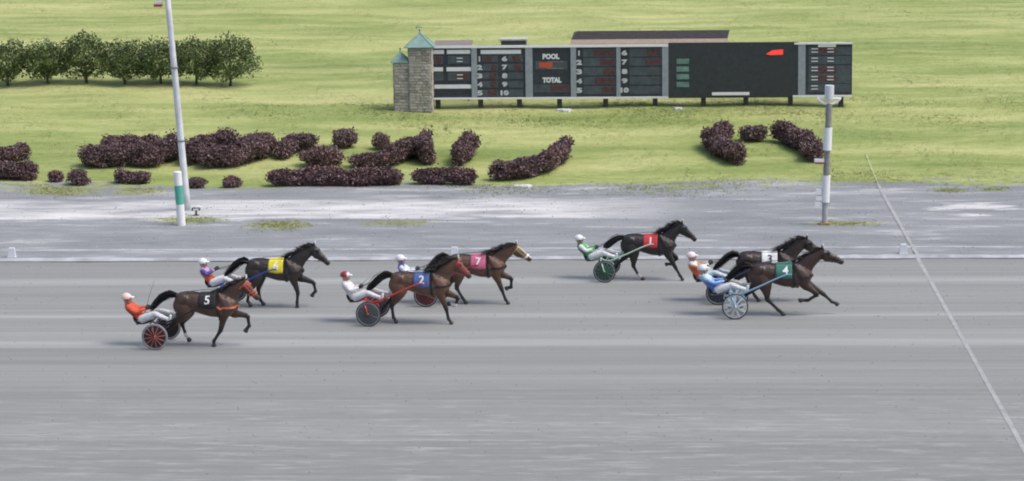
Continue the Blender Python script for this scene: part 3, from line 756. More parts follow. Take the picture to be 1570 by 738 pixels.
mb = MB(); v = [(-hx, -1.6, ze), (hx, -1.6, ze), (hx, 1.6, ze), (-hx, 1.6, ze), (-hx+0.22, 0, zr), (hx+0.12, 0, zr)]
v2 = [(a, b, c-0.06) for a, b, c in v]
mb.add(v+v2, [(0, 1, 5, 4), (2, 3, 4, 5), (3, 0, 4), (1, 2, 5), (6, 7, 8, 9)[::-1], (0, 6, 7, 1), (1, 7, 8, 2), (2, 8, 9, 3), (3, 9, 6, 0)])
rf = part('roof', mb, SHROOF, shed)
for q in range(9):
    t0 = q/9.0; mb = MB(); y0 = -1.6+1.6*t0; z0 = ze+(zr-ze)*t0; dx0 = 0.22*t0; dx1 = 0.12*t0
    mb.box(-hx+dx0, hx+dx1, y0-0.012, y0+0.03, z0+0.004, z0+0.022); part('shingle_course', mb, SHROOF, rf)
mb = MB(); mb.box(-hx-0.02, hx+0.02, -1.66, -1.612, ze-0.17, ze+0.005); part('fascia', mb, SALM, shed)
mb = MB(); mb.box(-hx-0.015, hx+0.015, 1.612, 1.66, ze-0.17, ze+0.005); part('fascia', mb, SALM, shed)
b0 = behind(768, 63, 2.0); b1 = behind(806, 63, 2.0); cb = Vector(((b0.x+b1.x)/2, b0.y+0.4, 0)); cb.z = gz(cb.x, cb.y)
cab = thing('equipment_cabinet', 'grey brown cabinet with a pale lid peeking over the board', 'cabinet', cb, ang)
hw = (b1.x-b0.x)/2; mb = MB(); mb.box(-hw, hw, -0.35, 0.4, -0.1, b0.z-cb.z); bo_ = part('body', mb, mat('cab_brown', (0.13, 0.12, 0.10), 0.8), cab)
mb = MB(); mb.box(-hw-0.06, hw+0.06, -0.42, 0.47, b0.z-cb.z+0.003, b0.z-cb.z+0.06); part('lid', mb, mat('cab_lid', (0.42, 0.43, 0.36), 0.8), cab)
b0 = behind(664, 68.5, 1.4); b1 = behind(722, 68.5, 1.4); cb = Vector(((b0.x+b1.x)/2, b0.y+0.5, 0)); cb.z = gz(cb.x, cb.y)
lean = thing('lean_to_shelter', 'flat grey roofed shelter behind the left end of the board', 'shelter', cb, ang)
hw = (b1.x-b0.x)/2; zt = b0.z-cb.z
mb = MB(); mb.add([(-hw, -0.5, zt-0.12), (hw, -0.5, zt-0.12), (hw, 0.6, zt), (-hw, 0.6, zt), (-hw, -0.5, zt-0.07), (hw, -0.5, zt-0.07), (hw, 0.6, zt+0.05), (-hw, 0.6, zt+0.05)], [(3, 2, 1, 0), (4, 5, 6, 7), (0, 1, 5, 4), (1, 2, 6, 5), (2, 3, 7, 6), (3, 0, 4, 7)])
part('roof', mb, mat('shelter_roof', (0.20, 0.175, 0.16), 0.85), lean)
for sx_ in (-1, 1):
    for yy in (-0.42, 0.5): mb = MB(); mb.box(sx_*(hw-0.12)-0.04, sx_*(hw-0.12)+0.04, yy-0.04, yy+0.04, -0.1, zt-0.12+(yy+0.5)*0.109); part('post', mb, STEEL, lean)

# ------------------------------------------------------------------ poles, posts and pylons
def vert_top(base, px, py):
    """top of a pole standing at base: point on the pixel's ray in the plane facing the camera through base"""
    d = ray(px, py); t = (base.y-CAM.y)/d.y; return CAM+d*t
PW = mat('weathered_white', (0.58, 0.60, 0.61), 0.6, var=0.22, scale=2.2); PG = mat('pole_grey', (0.22, 0.22, 0.21), 0.6, var=0.2); TEAL = mat('teal_band', (0.09, 0.40, 0.31), 0.5, var=0.1)
base = gpix(287.5, 324); top = vert_top(base, 254.5, -30)
lp = thing('leaning_pole', 'tall pale pole leaning left behind the green banded post', 'pole', base)
tv = top-base
def along(t): return tuple(tv*t)
mb = MB(); mb.loft([(*along(-0.02), 0.115), (*along(0.4), 0.105), (*along(1.0), 0.085)], 16, 3); part('shaft', mb, PW, lp, True)
for t in (0.30, 0.62): mb = MB(); mb.loft([(*along(t), 0.125), (*along(t+0.006), 0.125)], 16, 1); part('collar', mb, PG, lp, True)
mb = MB(); a = Vector(along(0.955)); mb.tube([tuple(a), tuple(a+Vector((-0.26, 0, 0.02)))], 0.02, 8); arm = part('bracket', mb, PW, lp, True)
a = vert_top(base, 242, 6)-base; mb = MB(); mb.box(a.x-0.11, a.x+0.13, -0.1, 0.1, a.z-0.09, a.z-0.01); part('lamp_base', mb, mat('lamp_red', (0.35, 0.05, 0.05), 0.5), arm)
mb = MB(); mb.box(a.x-0.09, a.x+0.12, -0.08, 0.08, a.z-0.007, a.z+0.08); part('lamp_cover', mb, PW, arm)

base = gpix(278.5, 348); top = vert_top(base, 272, 265); tv = top-base
mp = thing('marker_post', 'short white distance post with a green band at trackside', 'post', base)
for t0, t1, m, nm in ((-0.03, 0.40, WHITE, 'lower_section'), (0.402, 0.76, TEAL, 'green_band'), (0.762, 1.0, WHITE, 'upper_section')):
    mb = MB(); mb.loft([(*along(t0), 0.125), (*along(t1), 0.125)], 20, 1, tip=0.0); part(nm, mb, m, mp)
mb = MB(); mb.loft([(*along(1.001), 0.13), (*along(1.02), 0.12)], 20, 1, tip=0.05); part('cap', mb, WHITE, mp)

b = gpix(301, 333)
fl = thing('ground_floodlight', 'small black and white lamp on the gravel beside the leaning pole', 'lamp', b)
mb = MB(); mb.tube([(0, 0, 0), (0, 0, 0.16)], 0.03, 8); mb.box(-0.09, 0.09, -0.07, 0.07, -0.02, 0.02); part('stand', mb, STEEL, fl)
mb = MB(); mb.box(-0.12, 0.12, -0.09, 0.09, 0.16, 0.24); part('housing', mb, mat('lamp_black', (0.02, 0.02, 0.02), 0.4), fl)
mb = MB(); mb.box(-0.08, 0.10, -0.10, -0.091, 0.17, 0.225); mb.box(-0.02, 0.16, -0.07, 0.07, 0.243, 0.29); part('lens_cover', mb, WHITE, fl)

base = gpix(1264, 347); top = vert_top(base, 1272, 131); tv = top-base; H = (347-131.0)
fp = thing('finish_pole', 'tall pole banded white and grey at the finish line', 'pole', base)
def fs(nm, ya, yb, r, m):
    t0, t1 = (347-ya)/H, (347-yb)/H; mb = MB(); mb.loft([(*along(t0), r), (*along(t1), r)], 18, 1, tip=0.0); return part(nm, mb, m, fp)
fs('base_section', 350, 312.6, 0.085, mat('pole_base', (0.36, 0.37, 0.37), 0.6, var=0.3)); fs('white_band', 312, 270.4, 0.125, WHITE); fs('grey_band', 270, 231.4, 0.092, PG)
fs('white_band', 231, 196.4, 0.125, WHITE); fs('grey_band', 196, 159, 0.09, PG); fs('mast', 158.6, 149, 0.05, WHITE)
lampo = fs('lamp_head', 152, 131, 0.135, PW)
a = Vector(along((347-158.0)/H)); mb = MB(); pts = []
for q in range(13):
    an = math.pi*(1.12+0.76*q/12); pts.append((a.x+0.36*math.cos(an), a.y-0.02, a.z+0.26+0.30*math.sin(an)))
mb.tube(pts, 0.035, 8); part('crescent_bracket', mb, WHITE, fp, True)
mb = MB(); mb.tube([(a.x-0.34, a.y-0.02, a.z+0.13), (a.x+0.34, a.y-0.02, a.z+0.13)], 0.025, 8); part('cross_arm', mb, WHITE, fp, True)
for ya, yb, xo in ((291, 300, -0.20), (301, 309, -0.19), (310, 319, -0.22)):
    t = (347-yb)/H; h_ = (yb-ya)/H*tv.length; q = along(t); mb = MB(); mb.box(q[0]+xo-0.09, q[0]+xo+0.08, -0.1, 0.08, q[2], q[2]+h_-0.006); part('meter_box', mb, WHITE, fp)
t = (347-252)/H; q = along(t); mb = MB(); mb.box(q[0]-0.34, q[0]-0.10, -0.09, 0.09, q[2], q[2]+0.055); part('red_lamp', mb, mat('lamp_orange', (0.45, 0.09, 0.03), 0.5), fp)
mb = MB(); mb.box(q[0]-0.36, q[0]-0.08, -0.1, 0.1, q[2]+0.058, q[2]+0.14); part('lamp_shade', mb, WHITE, fp)
mb = MB(); mb.box(-0.14, 0.14, -0.14, 0.14, -0.03, 0.06); part('footing', mb, mat('yellow_rust', (0.34, 0.25, 0.08), 0.8), fp)

PYL = mat('pylon_plastic', (0.62, 0.64, 0.67), 0.5, var=0.06)
for i, (x, y, lab) in enumerate(((18.5, 397, 'small white track pylon at the left edge of the photo'), (697, 396, 'small white track pylon behind the bay horse in the middle'), (1385, 391.5, 'small white track pylon beside the finish line'))):
    b = gpix(x, y)
    py_ = thing('track_pylon', lab, 'pylon', b, 0, 'white pylons along the inside edge')
    mb = MB(); v = []
    for z, hx_, hy_ in ((0, 0.10, 0.07), (0.05, 0.10, 0.07), (0.25, 0.085, 0.05), (0.27, 0.07, 0.04)):
        v += [(-hx_, -hy_, z), (hx_, -hy_, z), (hx_, hy_, z), (-hx_, hy_, z)]
    f = []
    for l in range(3):
        for q in range(4): q2 = (q+1) % 4; f.append((l*4+q, l*4+q2, l*4+4+q2, l*4+4+q))
    f += [(3, 2, 1, 0), (12, 13, 14, 15)]; mb.add(v, f); part('marker_board', mb, PYL, py_)
    mb = MB(); mb.box(-0.12, 0.12, -0.10, 0.10, -0.01, 0.018); part('foot_plate', mb, PYL, py_)
# pale limestone slabs lying on the bank foot
for x, y, wd, lab in ((803, 288, 0.36, 'flat pale stone on the grass below the curved hedge'), (866, 171, 0.34, 'flat pale stone under the score board'), (1040, 172, 0.2, 'tiny pale stone on the lawn below the dark screen')):
    b = gpix(x, y); mb = MB(); v = []; nq = 11
    for z, s_ in ((-0.02, 1.0), (0.05, 0.95), (0.085, 0.7)):
        for q in range(nq): an = 6.283*q/nq; rr = s_*(0.85+0.25*math.sin(3*an+x)); v.append((wd*rr*math.cos(an), wd*0.6*rr*math.sin(an), z+0.012*math.sin(5*an)))
    f = [tuple(range(2*nq, 3*nq))]
    for l in range(2):
        for q in range(nq): q2 = (q+1) % nq; f.append((l*nq+q, l*nq+q2, l*nq+nq+q2, l*nq+nq+q))
    mb.add(v, f); o = part('flat_stone', mb, mat('slab', (0.55, 0.55, 0.53), 0.9), None, False, b); tag(o, lab, 'stone')

# ================================================================== HORSES, SULKIES, DRIVERS
# local frame of a rig: +x forward, -y the side towards the camera, z up, metres
TR = [(-0.87, 1.14, 0.98, 0.10), (-0.82, 1.24, 0.88, 0.18), (-0.70, 1.305, 0.86, 0.235), (-0.50, 1.335, 0.88, 0.245), (-0.25, 1.305, 0.81, 0.250),
      (0.02, 1.315, 0.725, 0.272), (0.22, 1.37, 0.70, 0.255), (0.42, 1.33, 0.73, 0.225), (0.56, 1.24, 0.79, 0.19), (0.66, 1.14, 0.86, 0.14)]
TRA = np.array(TR)
def trunk_at(x):
    zt = np.interp(x, TRA[:, 0], TRA[:, 1]); zb = np.interp(x, TRA[:, 0], TRA[:, 2]); w = np.interp(x, TRA[:, 0], TRA[:, 3])
    return (zt+zb)/2, (zt-zb)/2, w
def trunk_surf(x, a, off):
    zc, rz, w = trunk_at(x)
    return (x, -(w+off)*math.sin(a), zc+(rz+off)*math.cos(a))
COAT = attr_mat('horse_coat', 0.42, 0.30, 4.0, coat=0.10)
_k = NT.__new__(NT); _k.m = COAT; _k.t = COAT.node_tree; _k.b = _k.t.nodes['Principled BSDF']
_tc = _k.n('TexCoord'); _h = _k.math('ADD', _k.noise(_tc.outputs['Object'], 5.0, 3, 0.5), _k.math('MULTIPLY', _k.noise(_tc.outputs['Object'], 16.0, 3, 0.5), 0.3)); _k.bump(_h, 0.5, 0.05)
HAIR = attr_mat('horse_hair', 0.5, 0.25, 18.0)
LEATHER = mat('black_leather', (0.014, 0.013, 0.013), 0.45, var=0.2)

def ribbon_strands(paths, w0):
    """paths: list of (k,3) arrays -> tapered crossed ribbons"""
    V = []; Fc = []; o = 0
    for p in paths:
        k = len(p); t = np.gradient(p, axis=0); t /= np.linalg.norm(t, axis=1)[:, None]+1e-9
        r = RNG.normal(size=3); s = np.cross(t, r); s /= np.linalg.norm(s, axis=1)[:, None]+1e-9
        wd = (w0*np.array([0.9, 1.0, 0.8, 0.45, 0.12])[np.linspace(0, 4, k).round().astype(int)])[:, None]
        v = np.empty((2*k, 3)); v[0::2] = p-s*wd; v[1::2] = p+s*wd; V.append(v)
        for i in range(k-1): Fc.append((o+2*i, o+2*i+1, o+2*i+3, o+2*i+2))
        o += 2*k
    return np.concatenate(V), np.array(Fc)

def strap(path, width, bvh, off=0.006):
    pts = []; nor = []
    for p in path:
        h = bvh.find_nearest(Vector(p)); pts.append(h[0]+h[1]*off); nor.append(h[1])
    v = []; f = []
    for i, p in enumerate(pts):
        t = (pts[min(i+1, len(pts)-1)]-pts[max(i-1, 0)]).normalized(); s = nor[i].cross(t).normalized()*width/2
        v += [tuple(p-s), tuple(p+s), tuple(p+s+nor[i]*0.008), tuple(p-s+nor[i]*0.008)]
        if i:
            b = (i-1)*4
            for q in range(4): q2 = (q+1) % 4; f.append((b+q, b+4+q, b+4+q2, b+q2))
    mb = MB(); mb.add(v, f); return mb
def lin(a, b, n): return [tuple(Vector(a).lerp(Vector(b), i/(n-1))) for i in range(n)]

def build_horse(cfg, loc, heading, sc):
    root = thing('race_horse', cfg['hlabel'], 'horse', loc, heading, 'racing harness horses'); root.scale = (sc, sc, sc)
    mb = MB()
    mb.loft([(x, 0, (zt+zb)/2, (zt-zb)/2, w) for x, zt, zb, w in TR], 20, 3)
    px, pz = cfg['poll']; nx, nz = cfg['nose']
    # neck
    neck = [(0.36, 0, 1.04, 0.28, 0.17), (0.34+(px-0.34)*0.38, 0, 1.10+(pz-1.10)*0.42, 0.205, 0.115), (0.34+(px-0.34)*0.72, 0, 1.10+(pz-1.10)*0.74, 0.155, 0.085), (px-0.03, 0, pz-0.05, 0.115, 0.075), (px+0.02, 0, pz-0.03, 0.08, 0.065)]
    mb.loft(neck, 16, 4)
    P0 = Vector((px, 0, pz)); N0 = Vector((nx, 0, nz)); ax = (N0-P0).normalized(); dn = Vector((0, 1, 0)).cross(ax); dn = -dn if dn.x > 0 else dn
    # head: straight front line, deep cheek, fine muzzle
    L = (N0-P0).length
    def hp(t, d): q = P0+ax*(L*t)+dn*d; return (q.x, q.y, q.z)
    hd = [(-0.04, 0.055, 0.07, 0.065), (0.10, 0.085, 0.105, 0.085), (0.28, 0.095, 0.125, 0.090), (0.48, 0.075, 0.098, 0.070), (0.68, 0.055, 0.072, 0.054), (0.86, 0.052, 0.068, 0.056), (0.98, 0.048, 0.056, 0.050)]
    mb.loft([(*hp(t, d*1.08), a*1.12, b*1.08) for t, d, a, b in hd], 14, 3)
    for s_ in (-1, 1):          # muscle masses: croup, shoulder blade, triceps, crest and jowl
        mb.ball((-0.62, s_*0.13, 1.14), 0.20, 14, 10, (1.05, 0.72, 0.85)); mb.ball((-0.76, s_*0.12, 1.00), 0.16, 12, 8, (0.85, 0.75, 1.15))
        mb.loft([(0.24, s_*0.14, 1.31, 0.07, 0.05), (0.34, s_*0.195, 1.16, 0.095, 0.060), (0.50, s_*0.19, 0.98, 0.085, 0.055)], 10, 3)
        mb.ball((0.30, s_*0.185, 0.90), 0.135, 12, 8, (1.0, 0.62, 0.95)); mb.ball((0.58, s_*0.085, 0.96), 0.115, 12, 8, (0.9, 0.9, 1.1))
        q = hp(0.25, 0.12); mb.ball((q[0], s_*0.05, q[2]), 0.078, 10, 8, (1, 0.55, 1))
    # legs
    legs = cfg['legs']; low = []
    for i, key in enumerate(('hn', 'hf', 'fn', 'ff')):
        J = legs[key]; sgn = -1 if key[1] == 'n' else 1
        if key[0] == 'h':
            hock, fet, hoof = J; y = 0.135*sgn
            stx = -0.50+max(-0.10, min(0.16, (hock[0]+0.62)*0.35)); stz = 0.80
            ch = [(-0.60, y*0.75, 1.12, 0.23, 0.13), (-0.62+(stx+0.5)*0.2, y*0.95, 0.98, 0.255, 0.145), (stx-0.06, y*1.05, stz+0.02, 0.205, 0.125), (stx*0.55+hock[0]*0.45-0.015, y, stz*0.55+hock[1]*0.45+0.005, 0.120, 0.085), (stx*0.22+hock[0]*0.78, y, stz*0.22+hock[1]*0.78, 0.075, 0.058), (hock[0], y, hock[1], 0.066, 0.050)]
        else:
            kn, fet, hoof = J; y = 0.12*sgn
            ex = 0.42+max(-0.06, min(0.14, (kn[0]-0.45)*0.25)); ez = 0.80
            ch = [(0.36, y*1.1, 1.14, 0.17, 0.10), (0.47, y*1.35, 0.98, 0.175, 0.115), (ex, y*1.15, ez, 0.130, 0.095), (ex*0.55+kn[0]*0.45, y, ez*0.55+kn[1]*0.45, 0.085, 0.066), (kn[0], y, kn[1], 0.057, 0.050)]
            hock = kn
        mb.loft(ch, 12, 3)
        hv = Vector((hoof[0]-fet[0], 0, hoof[1]-fet[1])).normalized()
        c2 = [(hock[0], y, hock[1], 0.058, 0.048), ((hock[0]*0.6+fet[0]*0.4), y, hock[1]*0.6+fet[1]*0.4, 0.037, 0.032), (hock[0]*0.2+fet[0]*0.8, y, hock[1]*0.2+fet[1]*0.8, 0.037, 0.031), (fet[0], y, fet[1], 0.045, 0.038), ((fet[0]+hoof[0])/2, y, (fet[1]+hoof[1])/2+0.01, 0.036, 0.034), (hoof[0]-hv.x*0.02, y, hoof[1]+0.015, 0.052, 0.046), (hoof[0]+hv.x*0.02, y, max(0.012, hoof[1]+hv.z*0.03), 0.060, 0.050)]
        mb.loft([(*q[:3], q[3]*1.16, q[4]*1.16) for q in c2], 10, 3)
        low.append([np.array((hock[0], y, hock[1])), np.array((fet[0], y, fet[1])), np.array((hoof[0], y, hoof[1]))])
    me = remesh(mb, 'body', 0.016, 3, 0.5)
    V = verts(me); c = np.tile(np.array(cfg['coat']), (len(V), 1))
    # natural markings: darker top line and points
    def seg(p, a, b):
        d = b-a; t = np.clip(((p-a)@d)/(d@d), 0, 1)[:, None]; return np.linalg.norm(p-(a+d*t), axis=1), t[:, 0]
    pts = np.array(cfg['points'])
    kt = np.clip((V[:, 2]-1.16)/0.2, 0, 1)*np.clip((0.75-V[:, 0])/0.3, 0, 1)*0.45            # darker dorsal coat
    kl = np.clip((0.80-V[:, 2])/0.35, 0, 1)*0.55; kk = np.maximum(kt, kl)[:, None]; c = c*(1-kk)+(pts*1.4)*kk
    kf = np.clip(1-np.abs(V[:, 0]+0.45)/0.3, 0, 1)*np.clip(1-np.abs(V[:, 2]-0.92)/0.16, 0, 1); c *= (1+0.5*kf)[:, None]   # tan flank
    for i, (h, f_, o) in enumerate(low):
        d0, t0 = seg(V, h, f_); d1, t1 = seg(V, f_, o)
        k1 = np.clip((0.12-np.minimum(d0, d1))/0.05, 0, 1)[:, None]; c = c*(1-k1)+pts*k1
        k2 = (np.linalg.norm(V-o, axis=1) < 0.085) & (d1 < 0.09) & (t1 > 0.55); c[k2] = (0.035, 0.030, 0.026)
        if i in cfg.get('socks', ()): 
            k3 = (np.minimum(d1, np.linalg.norm(V-f_, axis=1)) < 0.07) & (np.linalg.norm(V-h, axis=1) > 0.17); c[k3 & ~k2] = (0.55, 0.53, 0.50)
    hN = np.array(N0); k4 = np.clip((0.17-np.linalg.norm(V-hN, axis=1))/0.08, 0, 1)[:, None]*0.75; c = c*(1-k4)+np.array(cfg['points'])*k4
    if cfg.get('blaze'):
        a = np.array(hp(0.15, -0.01)); b = np.array(hp(0.85, -0.01)); d, t = seg(V, a, b); c[(d < 0.05) & (np.abs(V[:, 1]) < 0.03)] = (0.6, 0.58, 0.55)
    setcol(me, c)
    body = obj('body', me, COAT, root)
    bvh = BVHTree.FromPolygons([tuple(p) for p in V], [tuple(p.vertices) for p in me.polygons])
    # ears, eyes
    for s in (-1, 1):
        e = MB(); b0 = Vector(hp(0.0, 0.03))+Vector((0, s*0.045, 0)); tip = b0+Vector((-0.03 if cfg.get('ears_back') else 0.03, s*0.02, 0.15))
        e.loft([(*b0, 0.035, 0.022), (*(b0.lerp(tip, 0.45)), 0.032, 0.016), (*tip, 0.006, 0.004)], 10, 2)
        em = e.mesh('ear', True); setcol(em, np.array(cfg['coat'])*0.8); obj('ear', em, COAT, root)
        q = bvh.find_nearest(Vector(hp(0.28, 0.045))+Vector((0, s*0.15, 0))); e = MB(); e.ball(tuple(q[0]-q[1]*0.006), 0.02, 10, 6)
        part('eye', e, mat('horse_eye', (0.008, 0.006, 0.005), 0.1), root, True)
    # mane
    hairc = np.array(cfg['hair']); paths = []
    crest = [Vector((0.24, 0, 1.36))]
    for q in neck[1:4]:
        t = Vector((px-0.34, 0, pz-1.10)).normalized(); nrm = Vector((-t.z, 0, t.x)); crest.append(Vector((q[0], 0, q[2]))+nrm*(q[3]-0.025))
    crest.append(Vector((px-0.02, 0, pz+0.05)))
    ml = cfg.get('mane', 0.24)
    for i in range(520):
        u = random.random()*(len(crest)-1.001); a = crest[int(u)].lerp(crest[int(u)+1], u-int(u))
        ln = ml*random.choice((random.uniform(0.5, 1.0), random.uniform(0.7, 1.35))); dr = Vector((-random.uniform(0.65, 1.0), random.gauss(-0.12, 0.28), random.uniform(-0.15, cfg.get('maneup', 0.45))))
        dr.normalize(); p = []
        for k_ in range(5):
            s_ = k_/4*ln; p.append(np.array(a+dr*s_+Vector((random.gauss(0, 0.006), random.gauss(-0.008, 0.01)-0.1*s_, -0.9*s_*s_*random.uniform(0.4, 1.4))))+np.array((0, random.gauss(0, 0.012) if k_ == 0 else 0, 0)))
        paths.append(np.array(p))
    v, f = ribbon_strands(paths, 0.009); mm = mesh_np('mane', v, f, np.repeat(hairc[None]*RNG.uniform(0.6, 1.5, (len(v)//10, 1)), 10, 0)); obj('mane', mm, HAIR, root)
    # tail
    tp = [Vector(p) for p in cfg.get('tail', ((-0.82, 0, 1.24), (-1.00, 0, 1.27), (-1.20, 0, 1.13), (-1.40, 0, 0.93), (-1.50, 0, 0.84)))]
    paths = []
    for i in range(420):
        o = np.array((random.gauss(0, 0.4), random.gauss(0, 1.0), random.gauss(0, 1.0))); e = random.uniform(0.6, 1.05); sp = (0.020, 0.036, 0.046, 0.042, 0.03)
        tt = np.linspace(0, e*4, 6); p = []
        for t in tt:
            t = min(t, 3.999); j = int(t); q = np.array(tp[j].lerp(tp[j+1], t-j)); p.append(q+o*np.interp(t, range(5), sp))
        paths.append(np.array(p))
    v, f = ribbon_strands(paths, 0.012); tm_ = mesh_np('tail', v, f, np.repeat(hairc[None]*RNG.uniform(0.6, 1.5, (len(v)//12, 1)), 12, 0)); obj('tail', tm_, HAIR, root)
    dock = MB(); dock.loft([(*tp[0]+Vector((0.06, 0, -0.02)), 0.05), (*tp[1], 0.042), (*tp[2], 0.034), (*tp[3], 0.02)], 10, 3); dm = dock.mesh('tail_dock', True); setcol(dm, hairc*0.9); obj('tail_dock', dm, HAIR, root)
    # saddle cloth with number
    cw0, cw1 = -0.215, 0.195; am = 1.72; n_, m_ = 10, 26; v = []; f = []
    for lay, off in ((0, 0.030), (1, 0.016)):
        for i in range(n_+1):
            for j in range(m_+1):
                x = cw0+(cw1-cw0)*i/n_; a = -am+2*am*j/m_
                fl_ = 0.010*math.sin(9*a+3*i)*max(0, abs(a)-0.9); p = trunk_surf(x, a, off+fl_)
                v.append(p)
    st = (n_+1)*(m_+1)
    for i in range(n_):
        for j in range(m_):
            q = i*(m_+1)+j; f.append((q, q+1, q+m_+2, q+m_+1)); f.append((st+q, st+q+m_+1, st+q+m_+2, st+q+1))
    for i in range(n_):
        for j in (0, m_): q = i*(m_+1)+j; f.append((q, q+m_+1, st+q+m_+1, st+q))
    for j in range(m_):
        for i in (0, n_): q = i*(m_+1)+j; f.append((q, q+1, st+q+1, st+q))
    mbc = MB(); mbc.add(v, f); cl = part('saddle_cloth', mbc, mat('cloth_'+cfg['num'], cfg['cloth'], 0.75, var=0.12, scale=9), root, True)
    tv_, tf_ = text_geo(cfg['num'], 0.30, 0.018)
    xs_ = [p[0] for p in tv_]; ys_ = [p[1] for p in tv_]; mx = (max(xs_)+min(xs_))/2; my = (max(ys_)+min(ys_))/2
    _b = bmesh.new(); _vs = [_b.verts.new((p[0], p[1], 0)) for p in tv_]
    for q in tf_:
        try: _b.faces.new([_vs[i] for i in q])
        except ValueError: pass
    bmesh.ops.triangulate(_b, faces=_b.faces[:])
    for _ in range(5):
        le = [e for e in _b.edges if e.calc_length() > 0.035]
        if not le: break
        bmesh.ops.subdivide_edges(_b, edges=le, cuts=1); bmesh.ops.triangulate(_b, faces=_b.faces[:])
    _b.verts.index_update(); tv_ = [(q.co.x, q.co.y) for q in _b.verts]; tf_ = [tuple(q.index for q in fc.verts) for fc in _b.faces]; _b.free()
    def wrap(pts, u0, a0, side, off=0.040):
        out = []
        for (tx, ty) in pts:
            x = u0+tx*side; zc, rz, w = trunk_at(u0); a = a0-ty/((rz+w)/2+0.02)
            p = trunk_surf(x, a, off); out.append((p[0], p[1]*side, p[2]))
        return out
    for side in (1, -1):
        q = MB(); q.add(wrap([(a-mx, b-my) for a, b in tv_], 0.0 if cfg['num'] != '4' else 0.03, 1.05, side), tf_)
        part('number', q, mat('numeral_'+cfg['num'], cfg['numcol'], 0.6, var=0.05), cl)
    # harness
    hm = cfg.get('harness', LEATHER)
    ring = [trunk_surf(0.25, 2*math.pi*i/40, 0.05) for i in range(41)]
    part('girth', strap(ring, 0.06, bvh), LEATHER, root)
    bc = [(0.25, -0.35, 1.02), (0.45, -0.4, 1.00), (0.62, -0.35, 1.00), (0.74, -0.22, 1.01), (0.80, -0.1, 1.02), (0.82, 0, 1.02), (0.80, 0.1, 1.02), (0.74, 0.22, 1.01), (0.62, 0.35, 1.00), (0.45, 0.4, 1.0), (0.25, 0.35, 1.02)]
    part('breast_collar', strap([tuple(Vector(bc[i]).lerp(Vector(bc[i+1]), t/3)) for i in range(10) for t in range(3)], 0.05, bvh), cfg.get('collar', LEATHER), root)
    part('back_strap', strap(lin((0.0, 0, 1.5), (-0.85, 0, 1.35), 16), 0.035, bvh), LEATHER, root)
    hc = [trunk_surf(-0.52, a, 0.06) for a in np.linspace(-1.5, 1.5, 24)]
    part('hip_strap', strap(hc, 0.025, bvh), LEATHER, root)
    # bridle
    bm_ = cfg['bridle']
    def hring(t, r=0.17): return [tuple(Vector(hp(t, 0.05))+dn*(r*math.cos(a))+Vector((0, r*math.sin(a), 0))) for a in np.linspace(0, 2*math.pi, 25)]
    br = part('bridle', strap(hring(0.60), 0.028, bvh), bm_, root)
    part('brow_band', strap(hring(0.10), 0.03, bvh), bm_, br)
    for s in (-1, 1):
        part('cheek_strap', strap([tuple(Vector(hp(t, 0.055))+Vector((0, s*0.15, 0))) for t in np.linspace(0.05, 0.80, 12)], 0.026, bvh), bm_, br)
        bl_ = MB(); c0 = Vector(hp(0.24, 0.02))+Vector((0, s*0.088, 0)); bl_.ball(tuple(c0), 0.055, 10, 6, (1, 0.28, 1)); part('blinker', bl_, cfg.get('hood', bm_), br, True)
    part('nose_roll', strap(hring(0.72), 0.055 if cfg.get('roll') else 0.022, bvh, 0.008), cfg.get('roll', bm_), br)
    tg = MB(); c0 = Vector(hp(-0.06, -0.06)); tg.box(c0.x-0.012, c0.x+0.012, -0.04, 0.04, c0.z-0.01, c0.z+0.075); part('head_number', tg, WHITE, br)
    # reins back to the driver's hands
    hands = cfg['hands_h']
    for s in (-1, 1):
        b0 = Vector(hp(0.82, 0.05))+Vector((0, s*0.07, 0)); mid = Vector((0.30, s*0.24, 1.36)); q = [b0, b0.lerp(mid, 0.5)+Vector((0, s*0.03, 0.02)), mid, Vector((-0.35, s*0.20, 1.33)), Vector((-0.85, s*0.16, 1.22)), Vector((hands[0], s*abs(hands[1]), hands[2]))]
        rm = MB(); rm.loft([(*p, 0.006, 0.005) for p in q], 6, 4); part('rein', rm, LEATHER, root)
    return root

